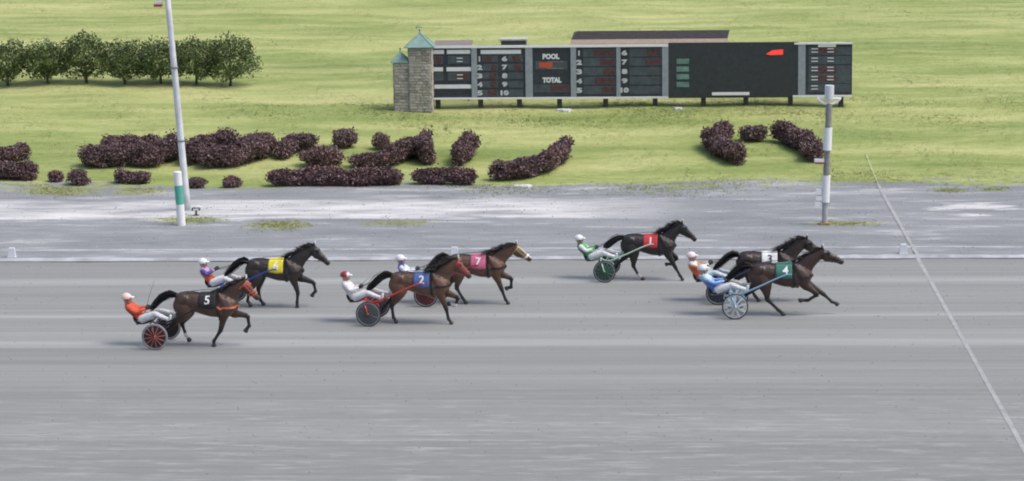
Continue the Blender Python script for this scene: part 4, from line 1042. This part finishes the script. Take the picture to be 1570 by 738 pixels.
WR = 0.325; WT = 0.60
def build_sulky(cfg, loc, heading, sc):
    root = thing('racing_sulky', cfg['slabel'], 'sulky', loc, heading, 'racing sulkies'); root.scale = (sc, sc, sc)
    fm = cfg['frame']; TY = cfg.get('tyre', mat('tyre_rubber', (0.03, 0.03, 0.032), 0.75))
    disc = cfg['disc']; SP = cfg['spoke']
    for s in (-1, 1):
        wm = MB(); wm.ring((0, 0, 0), WR-0.028, WR-0.052, 0.014, 40)
        wh = part('wheel', wm, cfg.get('rim', mat('rim_metal', (0.35, 0.36, 0.38), 0.35, 0.7)), root, True, (0, s*WT, WR))
        t = MB(); vs = []; fs = []
        for k_ in range(40):
            a = 2*math.pi*k_/40
            for j in range(8):
                b = 2*math.pi*j/8; rr = WR-0.016+0.018*math.cos(b); vs.append((rr*math.cos(a), 0.018*math.sin(b), rr*math.sin(a)))
        for k_ in range(40):
            for j in range(8): k2 = (k_+1) % 40; j2 = (j+1) % 8; fs.append((k_*8+j, k2*8+j, k2*8+j2, k_*8+j2))
        t.add(vs, fs); part('tyre', t, TY, wh, True)
        if disc is not None:
            d = MB(); dv = [(0, 0.035, 0), (0, -0.035, 0)]; df = []
            for k_ in range(40):
                a = 2*math.pi*k_/40; dv.append(((WR-0.05)*math.cos(a), 0.012, (WR-0.05)*math.sin(a))); dv.append(((WR-0.05)*math.cos(a), -0.012, (WR-0.05)*math.sin(a)))
            for k_ in range(40): k2 = (k_+1) % 40; df += [(0, 2+2*k_, 2+2*k2), (1, 3+2*k2, 3+2*k_)]
            d.add(dv, df); part('disc_cover', d, disc, wh)
        q = MB(); q.tube([(0, -0.06, 0), (0, 0.06, 0)], 0.035, 12); part('hub', q, SP, wh, True)
        sp = cfg.get('nsp', 12)
        for k_ in range(sp):
            a = 2*math.pi*(k_+0.3)/sp; q = MB(); r1 = WR-0.055
            wsp = cfg.get('wsp', 0.008)
            sgn = s
            p0 = Vector((0.03*math.cos(a), sgn*0.044, 0.03*math.sin(a))); p1 = Vector((r1*math.cos(a), sgn*0.020, r1*math.sin(a)))
            q.loft([(*p0, wsp, wsp), (*p1, wsp*cfg.get('flare', 1.0), 0.006)], 6, 1, axis=(0, 1, 0)); part('spoke', q, SP, wh)
    # frame: forks up from the axles, cross arch, seat bars
    for s in (-1, 1):
        q = MB(); q.loft([(0, s*(WT+0.07), WR, 0.018), (-0.05, s*(WT+0.055), WR+0.16, 0.019), (-0.12, s*(WT-0.10), WR+0.30, 0.021), (-0.13, s*0.32, 0.655, 0.021)], 10, 4); part('fork', q, fm, root, True)
        q = MB(); q.loft([(0, s*(WT-0.06), WR, 0.016), (-0.02, s*(WT-0.07), WR+0.14, 0.016), (-0.02, s*0.44, 0.58, 0.018)], 10, 4); part('inner_fork', q, fm, root, True)
        q = MB(); q.loft([(-0.12, s*0.33, 0.655, 0.020), (0.10, s*0.42, 0.60, 0.023), (0.55, s*0.42, 0.78, 0.022), (1.00, s*0.38, 0.985, 0.020), (1.26, s*0.345, 1.085, 0.018), (1.40, s*0.335, 1.10, 0.014)], 10, 4)
        sh = part('shaft', q, cfg.get('shaftmat', fm), root, True)
        q = MB(); q.loft([(0.10, s*0.42, 0.60, 0.016), (0.25, s*0.44, 0.52, 0.014), (0.05, s*0.50, 0.40, 0.013), (0, s*(WT-0.06), WR, 0.013)], 8, 3); part('brace', q, fm, root, True)
        q = MB(); q.loft([(0.20, s*0.40, 0.64, 0.011), (0.22, s*0.30, 0.60, 0.011), (0.30, s*0.22, 0.62, 0.011), (0.36, s*0.30, 0.68, 0.011), (0.34, s*0.41, 0.70, 0.011)], 8, 3); part('stirrup', q, mat('steel', (0.45, 0.46, 0.48), 0.35, 0.8), root, True)
    q = MB(); q.loft([(-0.13, -0.34, 0.655, 0.021), (-0.14, 0, 0.665, 0.021), (-0.13, 0.34, 0.655, 0.021)], 10, 3, axis=(0, 0, 1)); part('cross_arch', q, fm, root, True)
    q = MB(); q.loft([(-0.02, -0.45, 0.58, 0.017), (0.0, 0, 0.60, 0.017), (-0.02, 0.45, 0.58, 0.017)], 10, 3, axis=(0, 0, 1)); part('front_arch', q, fm, root, True)
    q = MB()
    for s in (-1, 1): q.loft([(-0.13, s*0.13, 0.655, 0.014), (-0.35, s*0.12, 0.555, 0.014), (-0.60, s*0.11, 0.530, 0.014)], 8, 3)
    part('seat_rail', q, fm, root, True)
    q = MB(); q.loft([(-0.30, 0, 0.575, 0.022, 0.12), (-0.42, 0, 0.560, 0.030, 0.17), (-0.56, 0, 0.565, 0.030, 0.18), (-0.64, 0, 0.63, 0.024, 0.15), (-0.67, 0, 0.72, 0.014, 0.11)], 14, 3); part('seat', q, mat('seat_vinyl', (0.02, 0.02, 0.022), 0.5), root, True)
    return root

SKIN = mat('skin', (0.45, 0.26, 0.19), 0.55, var=0.1)
def build_driver(cfg, loc, heading, sc):
    root = thing('person', cfg['dlabel'], 'person', loc, heading, 'sulky drivers'); root.scale = (sc, sc, sc)
    ln = cfg.get('lean', 0.0)        # extra lean back (m at the head)
    def T(x, y, z):                  # lean shears the torso backwards about the hip
        k_ = max(0, z-0.64)/0.6; return (x-(ln+0.03)*k_, y, z-(abs(ln)*0.35+0.05)*k_)
    hd = T(-0.675, 0, 1.235)
    Hx, Hy, Hz = hd
    hip = (-0.50, 0, 0.665)
    def torso(e):
        return [(*T(-0.47, 0, 0.645), 0.115+e, 0.165+e), (*T(-0.52, 0, 0.74), 0.115+e, 0.155+e), (*T(-0.60, 0, 0.86), 0.105+e, 0.145+e), (*T(-0.665, 0, 0.985), 0.115+e, 0.175+e), (*T(-0.69, 0, 1.065), 0.085+e, 0.165+e), (*T(-0.695, 0, 1.105), 0.05+e, 0.085+e)]
    hand = [Vector(T(*cfg['hand'])) if False else Vector((cfg['hand'][0], s*cfg['hand'][1], cfg['hand'][2])) for s in (-1, 1)]
    def arm(s, e):
        sh = Vector(T(-0.685, s*0.165, 1.045)); h = hand[0 if s < 0 else 1]; el = sh.lerp(h, 0.5)+Vector((-0.02, s*0.09, -0.10))
        return [(*sh, 0.062+e, 0.062+e), (*(sh.lerp(el, 0.5)), 0.056+e, 0.054+e), (*el, 0.045+e, 0.045+e), (*(el.lerp(h, 0.5)), 0.041+e, 0.040+e), (*(el.lerp(h, 0.93)), 0.031+e, 0.029+e)]
    kz = cfg.get('knee', 0.79)
    def leg(s, e, end=1.0):
        y0, y1, y2 = s*0.095, s*0.19, s*0.265; fx = cfg.get('foot', 0.24)+(0.10 if s > 0 else 0)
        a = Vector((-0.47, y0, 0.645)); k_ = Vector((-0.10+(0.04 if s > 0 else 0), y1, kz)); an = Vector((fx, y2, 0.70)); an2 = k_.lerp(an, end)
        return [(*a, 0.105+e, 0.10+e), (*a.lerp(k_, 0.5), 0.088+e, 0.085+e), (*k_, 0.062+e, 0.060+e), (*(k_.lerp(an2, 0.45)), 0.058+e, 0.054+e), (*an2, 0.042+e, 0.040+e)], an
    # body: one continuous figure
    mb = MB(); mb.loft(torso(-0.012), 14, 3)
    mb.loft([(*T(-0.695, 0, 1.06), 0.052, 0.056), (Hx-0.02, 0, Hz-0.10, 0.050, 0.052), (Hx-0.01, 0, Hz-0.04, 0.06, 0.055)], 12, 3)
    mb.ball((Hx, 0, Hz), 0.10, 16, 12, (0.98, 0.78, 1.18)); mb.ball((Hx+0.045, 0, Hz-0.065), 0.058, 12, 8, (0.9, 0.85, 0.85))
    mb.loft([(Hx+0.085, 0, Hz+0.02, 0.012, 0.012), (Hx+0.115, 0, Hz-0.025, 0.017, 0.018), (Hx+0.09, 0, Hz-0.035, 0.012, 0.014)], 8, 2)
    for s in (-1, 1):
        mb.ball((Hx-0.01, s*0.080, Hz-0.01), 0.028, 8, 6, (0.7, 0.35, 1.1)); mb.loft(arm(s, -0.008), 10, 3)
        lg, an = leg(s, -0.010); mb.loft(lg, 10, 3)
    part('body', remesh(mb, 'body', 0.015, 2, 0.4), SKIN, root)
    for s in (-1, 1):
        e = MB(); e.ball((Hx+0.085, s*0.034, Hz+0.012), 0.011, 8, 6); part('eye', e, mat('eye_dark', (0.03, 0.02, 0.02), 0.2), root, True)
    e = MB(); e.loft([(Hx+0.094, -0.024, Hz-0.072, 0.006), (Hx+0.101, 0, Hz-0.07, 0.008), (Hx+0.094, 0.024, Hz-0.072, 0.006)], 6, 2, axis=(0, 0, 1)); part('mouth', e, mat('lips', (0.30, 0.11, 0.10), 0.5), root, True)
    # jacket
    jb = MB(); jb.loft(torso(0.012), 16, 3)
    for s in (-1, 1): jb.loft(arm(s, 0.010), 12, 3)
    jm = remesh(jb, 'jacket', 0.015, 2, 0.4); V = verts(jm); setcol(jm, cfg['jacket'](V, ln)); obj('jacket', jm, attr_mat('racing_silks', 0.55, 0.10, 14.0), root)
    # trousers
    tb = MB(); tb.loft([(*T(-0.47, 0, 0.635), 0.13, 0.175), (*T(-0.50, 0, 0.70), 0.125, 0.168), (*T(-0.535, 0, 0.755), 0.115, 0.155)], 14, 2)
    for s in (-1, 1): lg, an = leg(s, 0.010, 0.86); tb.loft(lg, 12, 3)
    pm = remesh(tb, 'trousers', 0.015, 2, 0.4); V = verts(pm); setcol(pm, cfg['pants'](V)); obj('trousers', pm, attr_mat('racing_silks', 0.55, 0.10, 14.0), root)
    # boots and gloves
    for s in (-1, 1):
        lg, an = leg(s, 0); k_ = Vector(lg[2][:3]); b = MB(); top = k_.lerp(an, 0.80); toe = an+Vector((0.085, s*0.01, 0.105)); heel = an+Vector((0.045, 0, -0.045))
        b.loft([(*top, 0.056, 0.052), (*an, 0.052, 0.048), (*heel, 0.050, 0.042)], 10, 3); b.loft([(*heel, 0.045, 0.042), (*((heel+toe)/2), 0.046, 0.046), (*toe, 0.030, 0.038)], 10, 3)
        bo = part('boot', remesh(b, 'boot', 0.012, 2, 0.4), cfg['boot'], root)
        h = hand[0 if s < 0 else 1]; sh = Vector(T(-0.685, s*0.165, 1.045)); el = sh.lerp(h, 0.5)+Vector((-0.02, s*0.09, -0.10)); d = (h-el).normalized(); side = Vector((0, s, 0)); up = side.cross(d).normalized(); up = up if up.z > 0 else -up
        g = MB(); g.loft([(*(h-d*0.06), 0.033, 0.03), (*h, 0.043, 0.026), (*(h+d*0.06), 0.045, 0.026)], 10, 2)
        for q in range(4):                     # fingers curled round the reins
            o = h+d*0.06+up*(0.033-0.022*q); lnq = (0.034, 0.040, 0.037, 0.029)[q]; inn = -side
            g.loft([(*o, 0.0105), (*(o+d*lnq), 0.010), (*(o+d*(lnq+0.004)+inn*0.030), 0.0095), (*(o+d*(lnq-0.028)+inn*0.042), 0.0085)], 7, 2, axis=(0.1, 0.2, 1))
        o = h+d*0.005+up*0.036; g.loft([(*o, 0.012), (*(o+d*0.03+up*0.014-side*0.012), 0.0115), (*(o+d*0.062+up*0.004-side*0.024), 0.009)], 7, 2)
        part('glove', g, cfg.get('glove', LEATHER), root, True)
    # helmet
    hb = MB(); hb.ball((Hx-0.012, 0, Hz+0.022), 0.130, 22, 12, (1.02, 0.86, 0.92), -0.18)
    hm = hb.mesh('helmet', True); V = verts(hm); setcol(hm, cfg['helmet'](V, Hx)); he = obj('helmet', hm, attr_mat('helmet_shell', 0.35, 0.05, 20, coat=0.2), root)
    vb = MB(); vb.loft([(Hx+0.095, 0, Hz+0.045, 0.012, 0.085), (Hx+0.15, 0, Hz+0.045, 0.009, 0.075), (Hx+0.178, 0, Hz+0.035, 0.005, 0.04)], 12, 2); vm_ = vb.mesh('peak', True); setcol(vm_, np.array(cfg['peak'])); obj('peak', vm_, attr_mat('helmet_shell', 0.35, 0.05, 20, coat=0.2), he)
    sb_ = MB(); sb_.loft([(Hx+0.02, -0.088, Hz+0.0, 0.006, 0.004), (Hx+0.045, -0.062, Hz-0.09, 0.006, 0.004), (Hx+0.06, 0, Hz-0.122, 0.006, 0.004), (Hx+0.045, 0.062, Hz-0.09, 0.006, 0.004), (Hx+0.02, 0.088, Hz, 0.006, 0.004)], 6, 3); part('chin_strap', sb_, LEATHER, he)
    return root, hand

def whip(cfg, loc, heading, sc, hand):
    root = thing('driving_whip', cfg['wlabel'], 'whip', loc, heading, 'driving whips'); root.scale = (sc, sc, sc)
    h = hand[0]; d = Vector(cfg['whip']).normalized(); L = cfg.get('whiplen', 1.0)
    q = MB(); q.loft([(*(h-d*0.12), 0.010), (*(h+d*0.12), 0.010)], 8, 1); part('grip', q, LEATHER, root, True)
    q = MB(); q.loft([(*(h+d*0.12), 0.005), (*(h+d*(L*0.6)), 0.0035), (*(h+d*L+Vector((0, 0, -0.03))), 0.002)], 6, 3); part('stock', q, mat('whip_cane', (0.05, 0.045, 0.04), 0.6), root, True)

_silk = attr_mat('racing_silks', 0.55, 0.10, 14.0); _k = NT.__new__(NT); _k.m = _silk; _k.t = _silk.node_tree; _k.b = _k.t.nodes['Principled BSDF']
_tc = _k.n('TexCoord'); _k.bump(_k.noise(_tc.outputs['Object'], 11.0, 4, 0.6, (1, 1.6, 0.7)), 0.9, 0.06)
# ------------------------------------------------------------------ colours of the silks
A3 = lambda c: np.array(c)
def two(cfront, cback, csleeve=None, thr=0.0):
    """jacket dyed in panels: front/lower, back/shoulder and sleeves"""
    def fn(V, ln):
        c = np.tile(A3(cfront), (len(V), 1)); axis = V[:, 0]+0.60+0.45*(V[:, 2]-0.86)
        c[axis < thr] = cback
        if csleeve is not None: c[np.abs(V[:, 1]) > 0.175] = csleeve
        return c
    return fn
def plain(c): return lambda V, *a: np.tile(A3(c), (len(V), 1))
def yoke(lower, upper, z0=0.93, stripe=None):
    def fn(V, ln):
        c = np.tile(A3(lower), (len(V), 1)); c[V[:, 2] > z0] = upper
        if stripe is not None: c[np.abs(V[:, 2]-z0) < 0.03] = stripe
        return c
    return fn
def hel(c, front=None):
    def fn(V, Hx):
        a = np.tile(A3(c), (len(V), 1))
        if front is not None: a[V[:, 0] > Hx+0.06] = front
        return a
    return fn
WH = (0.74, 0.74, 0.75); OR = (0.62, 0.085, 0.03); NAVY = (0.035, 0.05, 0.18)
def side_pants(c, c2):
    def fn(V, *a):
        r = np.tile(A3(c), (len(V), 1)); r[(np.abs(V[:, 1]) > 0.12) & (V[:, 2] < 0.70) & (V[:, 0] < -0.15)] = c2; return r
    return fn
fmt = lambda n, c, r=0.35, m=0.3: mat('frame_'+n, c, r, m, var=0.06)
HANDP = dict(hand=(-0.34, 0.09, 0.92))
SAD = 1.36                      # sulky axle to saddle cloth
RIGS = [
 dict(num='5', cloth=(0.018, 0.018, 0.020), numcol=(0.80, 0.80, 0.80), wheel=(238, 537), sad=1.24, sc=0.98, head=-5.0,
      poll=(0.9, 1.63), nose=(1.26, 1.2), coat=(0.074, 0.037, 0.023), points=(0.014, 0.010, 0.009), hair=(0.012, 0.010, 0.010), mane=0.22, maneup=0.15,
      legs=dict(hn=((-0.88, 0.56), (-1.08, 0.38), (-1.15, 0.28)), hf=((-0.76, 0.52), (-0.66, 0.22), (-0.58, 0.10)), fn=((0.28, 0.42), (0.10, 0.14), (0.10, 0.02)), ff=((0.90, 0.73), (0.93, 0.48), (0.84, 0.36))), socks=(1,),
      bridle=mat('orange_bridle', (0.55, 0.10, 0.05), 0.5), collar=mat('orange_collar', (0.50, 0.13, 0.07), 0.5), tail=((-0.82, 0, 1.24), (-1.02, 0, 1.28), (-1.22, 0, 1.16), (-1.40, 0, 0.97), (-1.50, 0, 0.88)),
      frame=fmt('black', (0.02, 0.02, 0.022)), disc=mat('disc_black5', (0.022, 0.016, 0.016), 0.4), spoke=mat('spoke_red', (0.36, 0.10, 0.08), 0.4), tyre=mat('tyre_grey', (0.26, 0.26, 0.27), 0.7), wsp=0.013, nsp=12,
      jacket=two(OR, (0.30, 0.035, 0.02), (0.60, 0.085, 0.03), -0.06), pants=plain(WH), boot=mat('boot_white', (0.72, 0.72, 0.72), 0.5), helmet=hel((0.80, 0.55, 0.50)), peak=(0.82, 0.72, 0.68), lean=0.13, knee=0.80, whip=(0.35, -0.1, 1.0), whiplen=0.8,
      hlabel='bay horse with the black number 5 cloth and orange bridle, last at left', slabel='black sulky with red spoked wheels behind the number 5 horse', dlabel='driver in orange jacket, white trousers and pale pink helmet on the left sulky', wlabel='thin whip held upright by the driver in orange'),
 dict(num='6', cloth=(0.72, 0.62, 0.05), numcol=(0.85, 0.85, 0.78), wheel=(345, 476), sad=1.36, sc=0.94, head=-5.0,
      poll=(1.03, 1.68), nose=(1.46, 1.22), coat=(0.034, 0.025, 0.020), points=(0.010, 0.008, 0.008), hair=(0.008, 0.007, 0.007), mane=0.20, maneup=0.55,
      legs=dict(hn=((-0.80, 0.42), (-0.84, 0.17), (-0.76, 0.06)), hf=((-0.60, 0.45), (-0.55, 0.15), (-0.46, 0.03)), fn=((0.56, 0.42), (0.53, 0.15), (0.53, 0.02)), ff=((0.95, 0.66), (1.00, 0.42), (0.90, 0.30))),
      bridle=LEATHER, frame=fmt('blue6', (0.04, 0.07, 0.38)), disc=mat('disc_grey6', (0.06, 0.06, 0.07), 0.4), spoke=mat('spoke_grey', (0.2, 0.2, 0.22), 0.4, 0.4),
      jacket=(lambda V, ln: np.where((np.abs(V[:, 1]) > 0.165)[:, None], A3((0.06, 0.07, 0.30)), yoke((0.62, 0.11, 0.04), (0.55, 0.34, 0.52), 0.94, (0.60, 0.22, 0.25))(V, ln))), pants=plain(WH), boot=mat('boot_black', (0.02, 0.02, 0.022), 0.4), helmet=hel(WH), peak=WH, lean=0.02, whip=(1.0, -0.05, 0.12), whiplen=0.75, hand=(-0.38, 0.10, 1.02),
      hlabel='dark brown horse with the yellow number 6 cloth behind the rear bay', slabel='blue framed sulky behind the yellow clothed number 6 horse', dlabel='driver in purple and orange jacket with white helmet, upper left', wlabel='thin whip held level by the driver in purple and orange'),
 dict(num='7', cloth=(0.54, 0.13, 0.23), numcol=(0.85, 0.80, 0.80), wheel=(653, 471), sad=1.38, sc=0.955, head=-4.0,
      poll=(1.0, 1.58), nose=(1.42, 1.22), coat=(0.118, 0.056, 0.032), points=(0.015, 0.011, 0.010), hair=(0.012, 0.010, 0.010), mane=0.28, maneup=0.35, blaze=True,
      legs=dict(hn=((-0.62, 0.45), (-0.46, 0.17), (-0.36, 0.03)), hf=((-0.85, 0.50), (-1.00, 0.25), (-0.98, 0.14)), fn=((0.60, 0.42), (0.70, 0.14), (0.78, 0.02)), ff=((0.84, 0.66), (0.83, 0.42), (0.70, 0.38))),
      bridle=mat('tan_bridle', (0.32, 0.24, 0.10), 0.6), roll=mat('white_fleece', (0.70, 0.69, 0.66), 0.9), frame=fmt('maroon', (0.25, 0.03, 0.05)), disc=mat('disc_maroon', (0.10, 0.025, 0.03), 0.4), spoke=mat('spoke_maroon', (0.2, 0.05, 0.05), 0.4, 0.3),
      jacket=two((0.66, 0.70, 0.76), (0.05, 0.08, 0.42), (0.70, 0.72, 0.76), 0.03), pants=side_pants(WH, (0.20, 0.35, 0.62)), boot=mat('boot_white', (0.72, 0.72, 0.72), 0.5), helmet=hel(WH), peak=WH, lean=0.05, whip=(0.9, 0.1, 0.3), whiplen=0.6,
      hlabel='bay horse with the pink number 7 cloth and white blaze, right of the middle pair', slabel='maroon sulky mostly hidden behind the blue clothed horse', dlabel='driver in white and blue jacket with white helmet, middle of the photo', wlabel='short whip of the driver in white and blue'),
 dict(num='2', cloth=(0.075, 0.125, 0.30), numcol=(0.80, 0.80, 0.82), wheel=(565, 501), sad=1.34, sc=0.96, head=-6.0,
      poll=(0.9, 1.66), nose=(1.27, 1.24), coat=(0.115, 0.056, 0.032), points=(0.014, 0.010, 0.009), hair=(0.012, 0.010, 0.009), mane=0.30, maneup=0.40,
      legs=dict(hn=((-0.82, 0.47), (-0.78, 0.16), (-0.70, 0.02)), hf=((-0.90, 0.56), (-1.08, 0.36), (-1.15, 0.27)), fn=((0.60, 0.42), (0.66, 0.14), (0.74, 0.02)), ff=((0.88, 0.66), (0.80, 0.44), (0.62, 0.47))), socks=(3,),
      bridle=mat('red_bridle', (0.36, 0.03, 0.04), 0.5), hood=mat('red_hood', (0.30, 0.03, 0.04), 0.6), frame=fmt('red', (0.55, 0.06, 0.05)), disc=mat('disc_grey2', (0.075, 0.08, 0.085), 0.4), spoke=mat('spoke_dk', (0.10, 0.10, 0.11), 0.4, 0.3),
      jacket=two((0.72, 0.70, 0.71), (0.70, 0.62, 0.63), (0.72, 0.71, 0.72), -0.04), pants=plain(WH), boot=mat('boot_white', (0.72, 0.72, 0.72), 0.5), helmet=hel((0.26, 0.03, 0.04), (0.70, 0.68, 0.68)), peak=(0.75, 0.72, 0.72), lean=0.0, whip=(0.6, -0.2, 0.6), whiplen=0.5,
      hlabel='bay horse with the blue number 2 cloth and red shafts in the middle', slabel='red sulky with dark grey disc wheels in the middle', dlabel='driver all in white with a dark red helmet, middle of the photo', wlabel='short whip of the driver in white with dark red helmet'),
 dict(num='1', cloth=(0.55, 0.04, 0.05), numcol=(0.82, 0.82, 0.82), wheel=(927, 433.5), sad=1.30, sc=0.92, head=-6.0,
      poll=(0.90, 1.64), nose=(1.33, 1.20), coat=(0.020, 0.015, 0.013), points=(0.010, 0.008, 0.008), hair=(0.008, 0.007, 0.007), mane=0.24, maneup=0.6,
      legs=dict(hn=((-0.52, 0.42), (-0.36, 0.13), (-0.23, 0.03)), hf=((-0.88, 0.54), (-1.05, 0.34), (-1.12, 0.24)), fn=((0.70, 0.40), (0.84, 0.15), (0.92, 0.02)), ff=((0.74, 0.62), (0.56, 0.44), (0.42, 0.42))), socks=(0,),
      bridle=LEATHER, tail=((-0.82, 0, 1.24), (-1.02, 0, 1.20), (-1.20, 0, 1.06), (-1.32, 0, 0.98), (-1.40, 0, 0.94)), frame=fmt('palegreen', (0.42, 0.60, 0.46), 0.4, 0.1), disc=mat('disc_green', (0.035, 0.07, 0.05), 0.4), spoke=mat('spoke_green', (0.10, 0.20, 0.14), 0.4, 0.2),
      jacket=two((0.08, 0.42, 0.13), (0.03, 0.16, 0.08), (0.70, 0.74, 0.70), -0.03), pants=plain(WH), boot=mat('boot_white', (0.72, 0.72, 0.72), 0.5), helmet=hel(WH), peak=WH, lean=0.10, whip=(1.0, -0.2, 0.25), whiplen=0.5,
      hlabel='black horse with the red number 1 cloth on the inside lane', slabel='pale green sulky with dark green disc wheels on the inside lane', dlabel='driver in green and white with white helmet on the inside lane', wlabel='short whip of the driver in green and white'),
 dict(num='3', cloth=(0.74, 0.74, 0.73), numcol=(0.02, 0.02, 0.02), wheel=(1101, 468), sad=1.36, sc=0.96, head=-2.0,
      poll=(0.98, 1.66), nose=(1.44, 1.3), coat=(0.040, 0.022, 0.015), points=(0.012, 0.009, 0.008), hair=(0.010, 0.008, 0.008), mane=0.26, maneup=0.5,
      legs=dict(hn=((-0.55, 0.44), (-0.38, 0.15), (-0.28, 0.03)), hf=((-0.90, 0.54), (-1.08, 0.36), (-1.15, 0.26)), fn=((0.86, 0.62), (0.74, 0.42), (0.58, 0.42)), ff=((0.95, 0.50), (1.10, 0.28), (1.20, 0.20))),
      bridle=LEATHER, frame=fmt('darkblue', (0.03, 0.05, 0.12)), disc=mat('disc_dark3', (0.03, 0.035, 0.05), 0.4), spoke=mat('spoke_dk', (0.10, 0.10, 0.11), 0.4, 0.3),
      jacket=yoke((0.64, 0.14, 0.06), (0.74, 0.70, 0.70), 0.97, (0.70, 0.30, 0.08)), pants=side_pants((0.62, 0.72, 0.78), (0.25, 0.45, 0.65)), boot=mat('boot_white', (0.72, 0.72, 0.72), 0.5), helmet=hel((0.80, 0.66, 0.68)), peak=(0.8, 0.7, 0.72), lean=0.0, whip=(0.9, -0.3, 0.2), whiplen=0.4, hand=(-0.24, 0.10, 1.02),
      hlabel='dark bay horse with the white number 3 cloth, behind the leader', slabel='dark blue sulky half hidden behind the silver wheeled one', dlabel='driver in orange and white jacket with pinkish helmet, front pair', wlabel='short whip of the driver in orange and white'),
 dict(num='4', cloth=(0.045, 0.17, 0.13), numcol=(0.78, 0.80, 0.80), wheel=(1127, 490), sad=1.22, sc=0.99, head=-2.0,
      poll=(0.98, 1.66), nose=(1.5, 1.38), coat=(0.050, 0.023, 0.016), points=(0.012, 0.009, 0.008), hair=(0.010, 0.008, 0.008), mane=0.16, maneup=0.3, ears_back=True,
      legs=dict(hn=((-0.42, 0.42), (-0.14, 0.15), (0.0, 0.03)), hf=((-0.88, 0.54), (-1.06, 0.36), (-1.14, 0.28)), fn=((0.84, 0.55), (0.60, 0.40), (0.40, 0.38)), ff=((0.98, 0.52), (1.20, 0.32), (1.34, 0.25))),
      bridle=LEATHER, frame=fmt('blue4', (0.24, 0.38, 0.54), 0.35, 0.2), disc=None, spoke=mat('spoke_silver', (0.62, 0.66, 0.68), 0.3, 0.6), nsp=9, wsp=0.016, flare=2.2, rim=mat('rim_silver', (0.6, 0.63, 0.66), 0.3, 0.6),
      jacket=yoke((0.10, 0.20, 0.52), (0.50, 0.66, 0.80), 0.90, (0.25, 0.42, 0.70)), pants=plain(WH), boot=mat('boot_white', (0.72, 0.72, 0.72), 0.5), helmet=hel((0.62, 0.70, 0.74)), peak=(0.7, 0.75, 0.78), lean=0.1, whip=(0.9, -0.2, 0.1), whiplen=0.4, hand=(-0.26, 0.10, 0.88),
      hlabel='dark bay horse with the green number 4 cloth, leading nearest the finish line', slabel='blue sulky with silver spoked wheels, nearest the finish line', dlabel='driver in light and dark blue jacket, front pair nearest the camera', wlabel='short whip of the driver in blue'),
]
for cfg in RIGS:
    cfg.setdefault('hand', (-0.34, 0.09, 0.92))
    sc = cfg['sc']; hd = R(cfg['head'])
    wp = flat_hit(*cfg['wheel'])                                   # where the near wheel meets the track
    rot = Matrix.Rotation(hd, 3, 'Z')
    axle = wp+rot @ Vector((0, WT*sc, 0)); axle.z = 0.0
    hl = axle+rot @ Vector((cfg['sad']*sc, 0, 0))
    cfg['hands_h'] = (cfg['hand'][0]-cfg['sad'], cfg['hand'][1], cfg['hand'][2])
    build_horse(cfg, hl, hd, sc)
    build_sulky(cfg, axle, hd, sc)
    d, hand = build_driver(cfg, axle, hd, sc)
    whip(cfg, axle, hd, sc, hand)
print('tris', sum(len(o.data.polygons) for o in bpy.data.objects if o.type == 'MESH'))
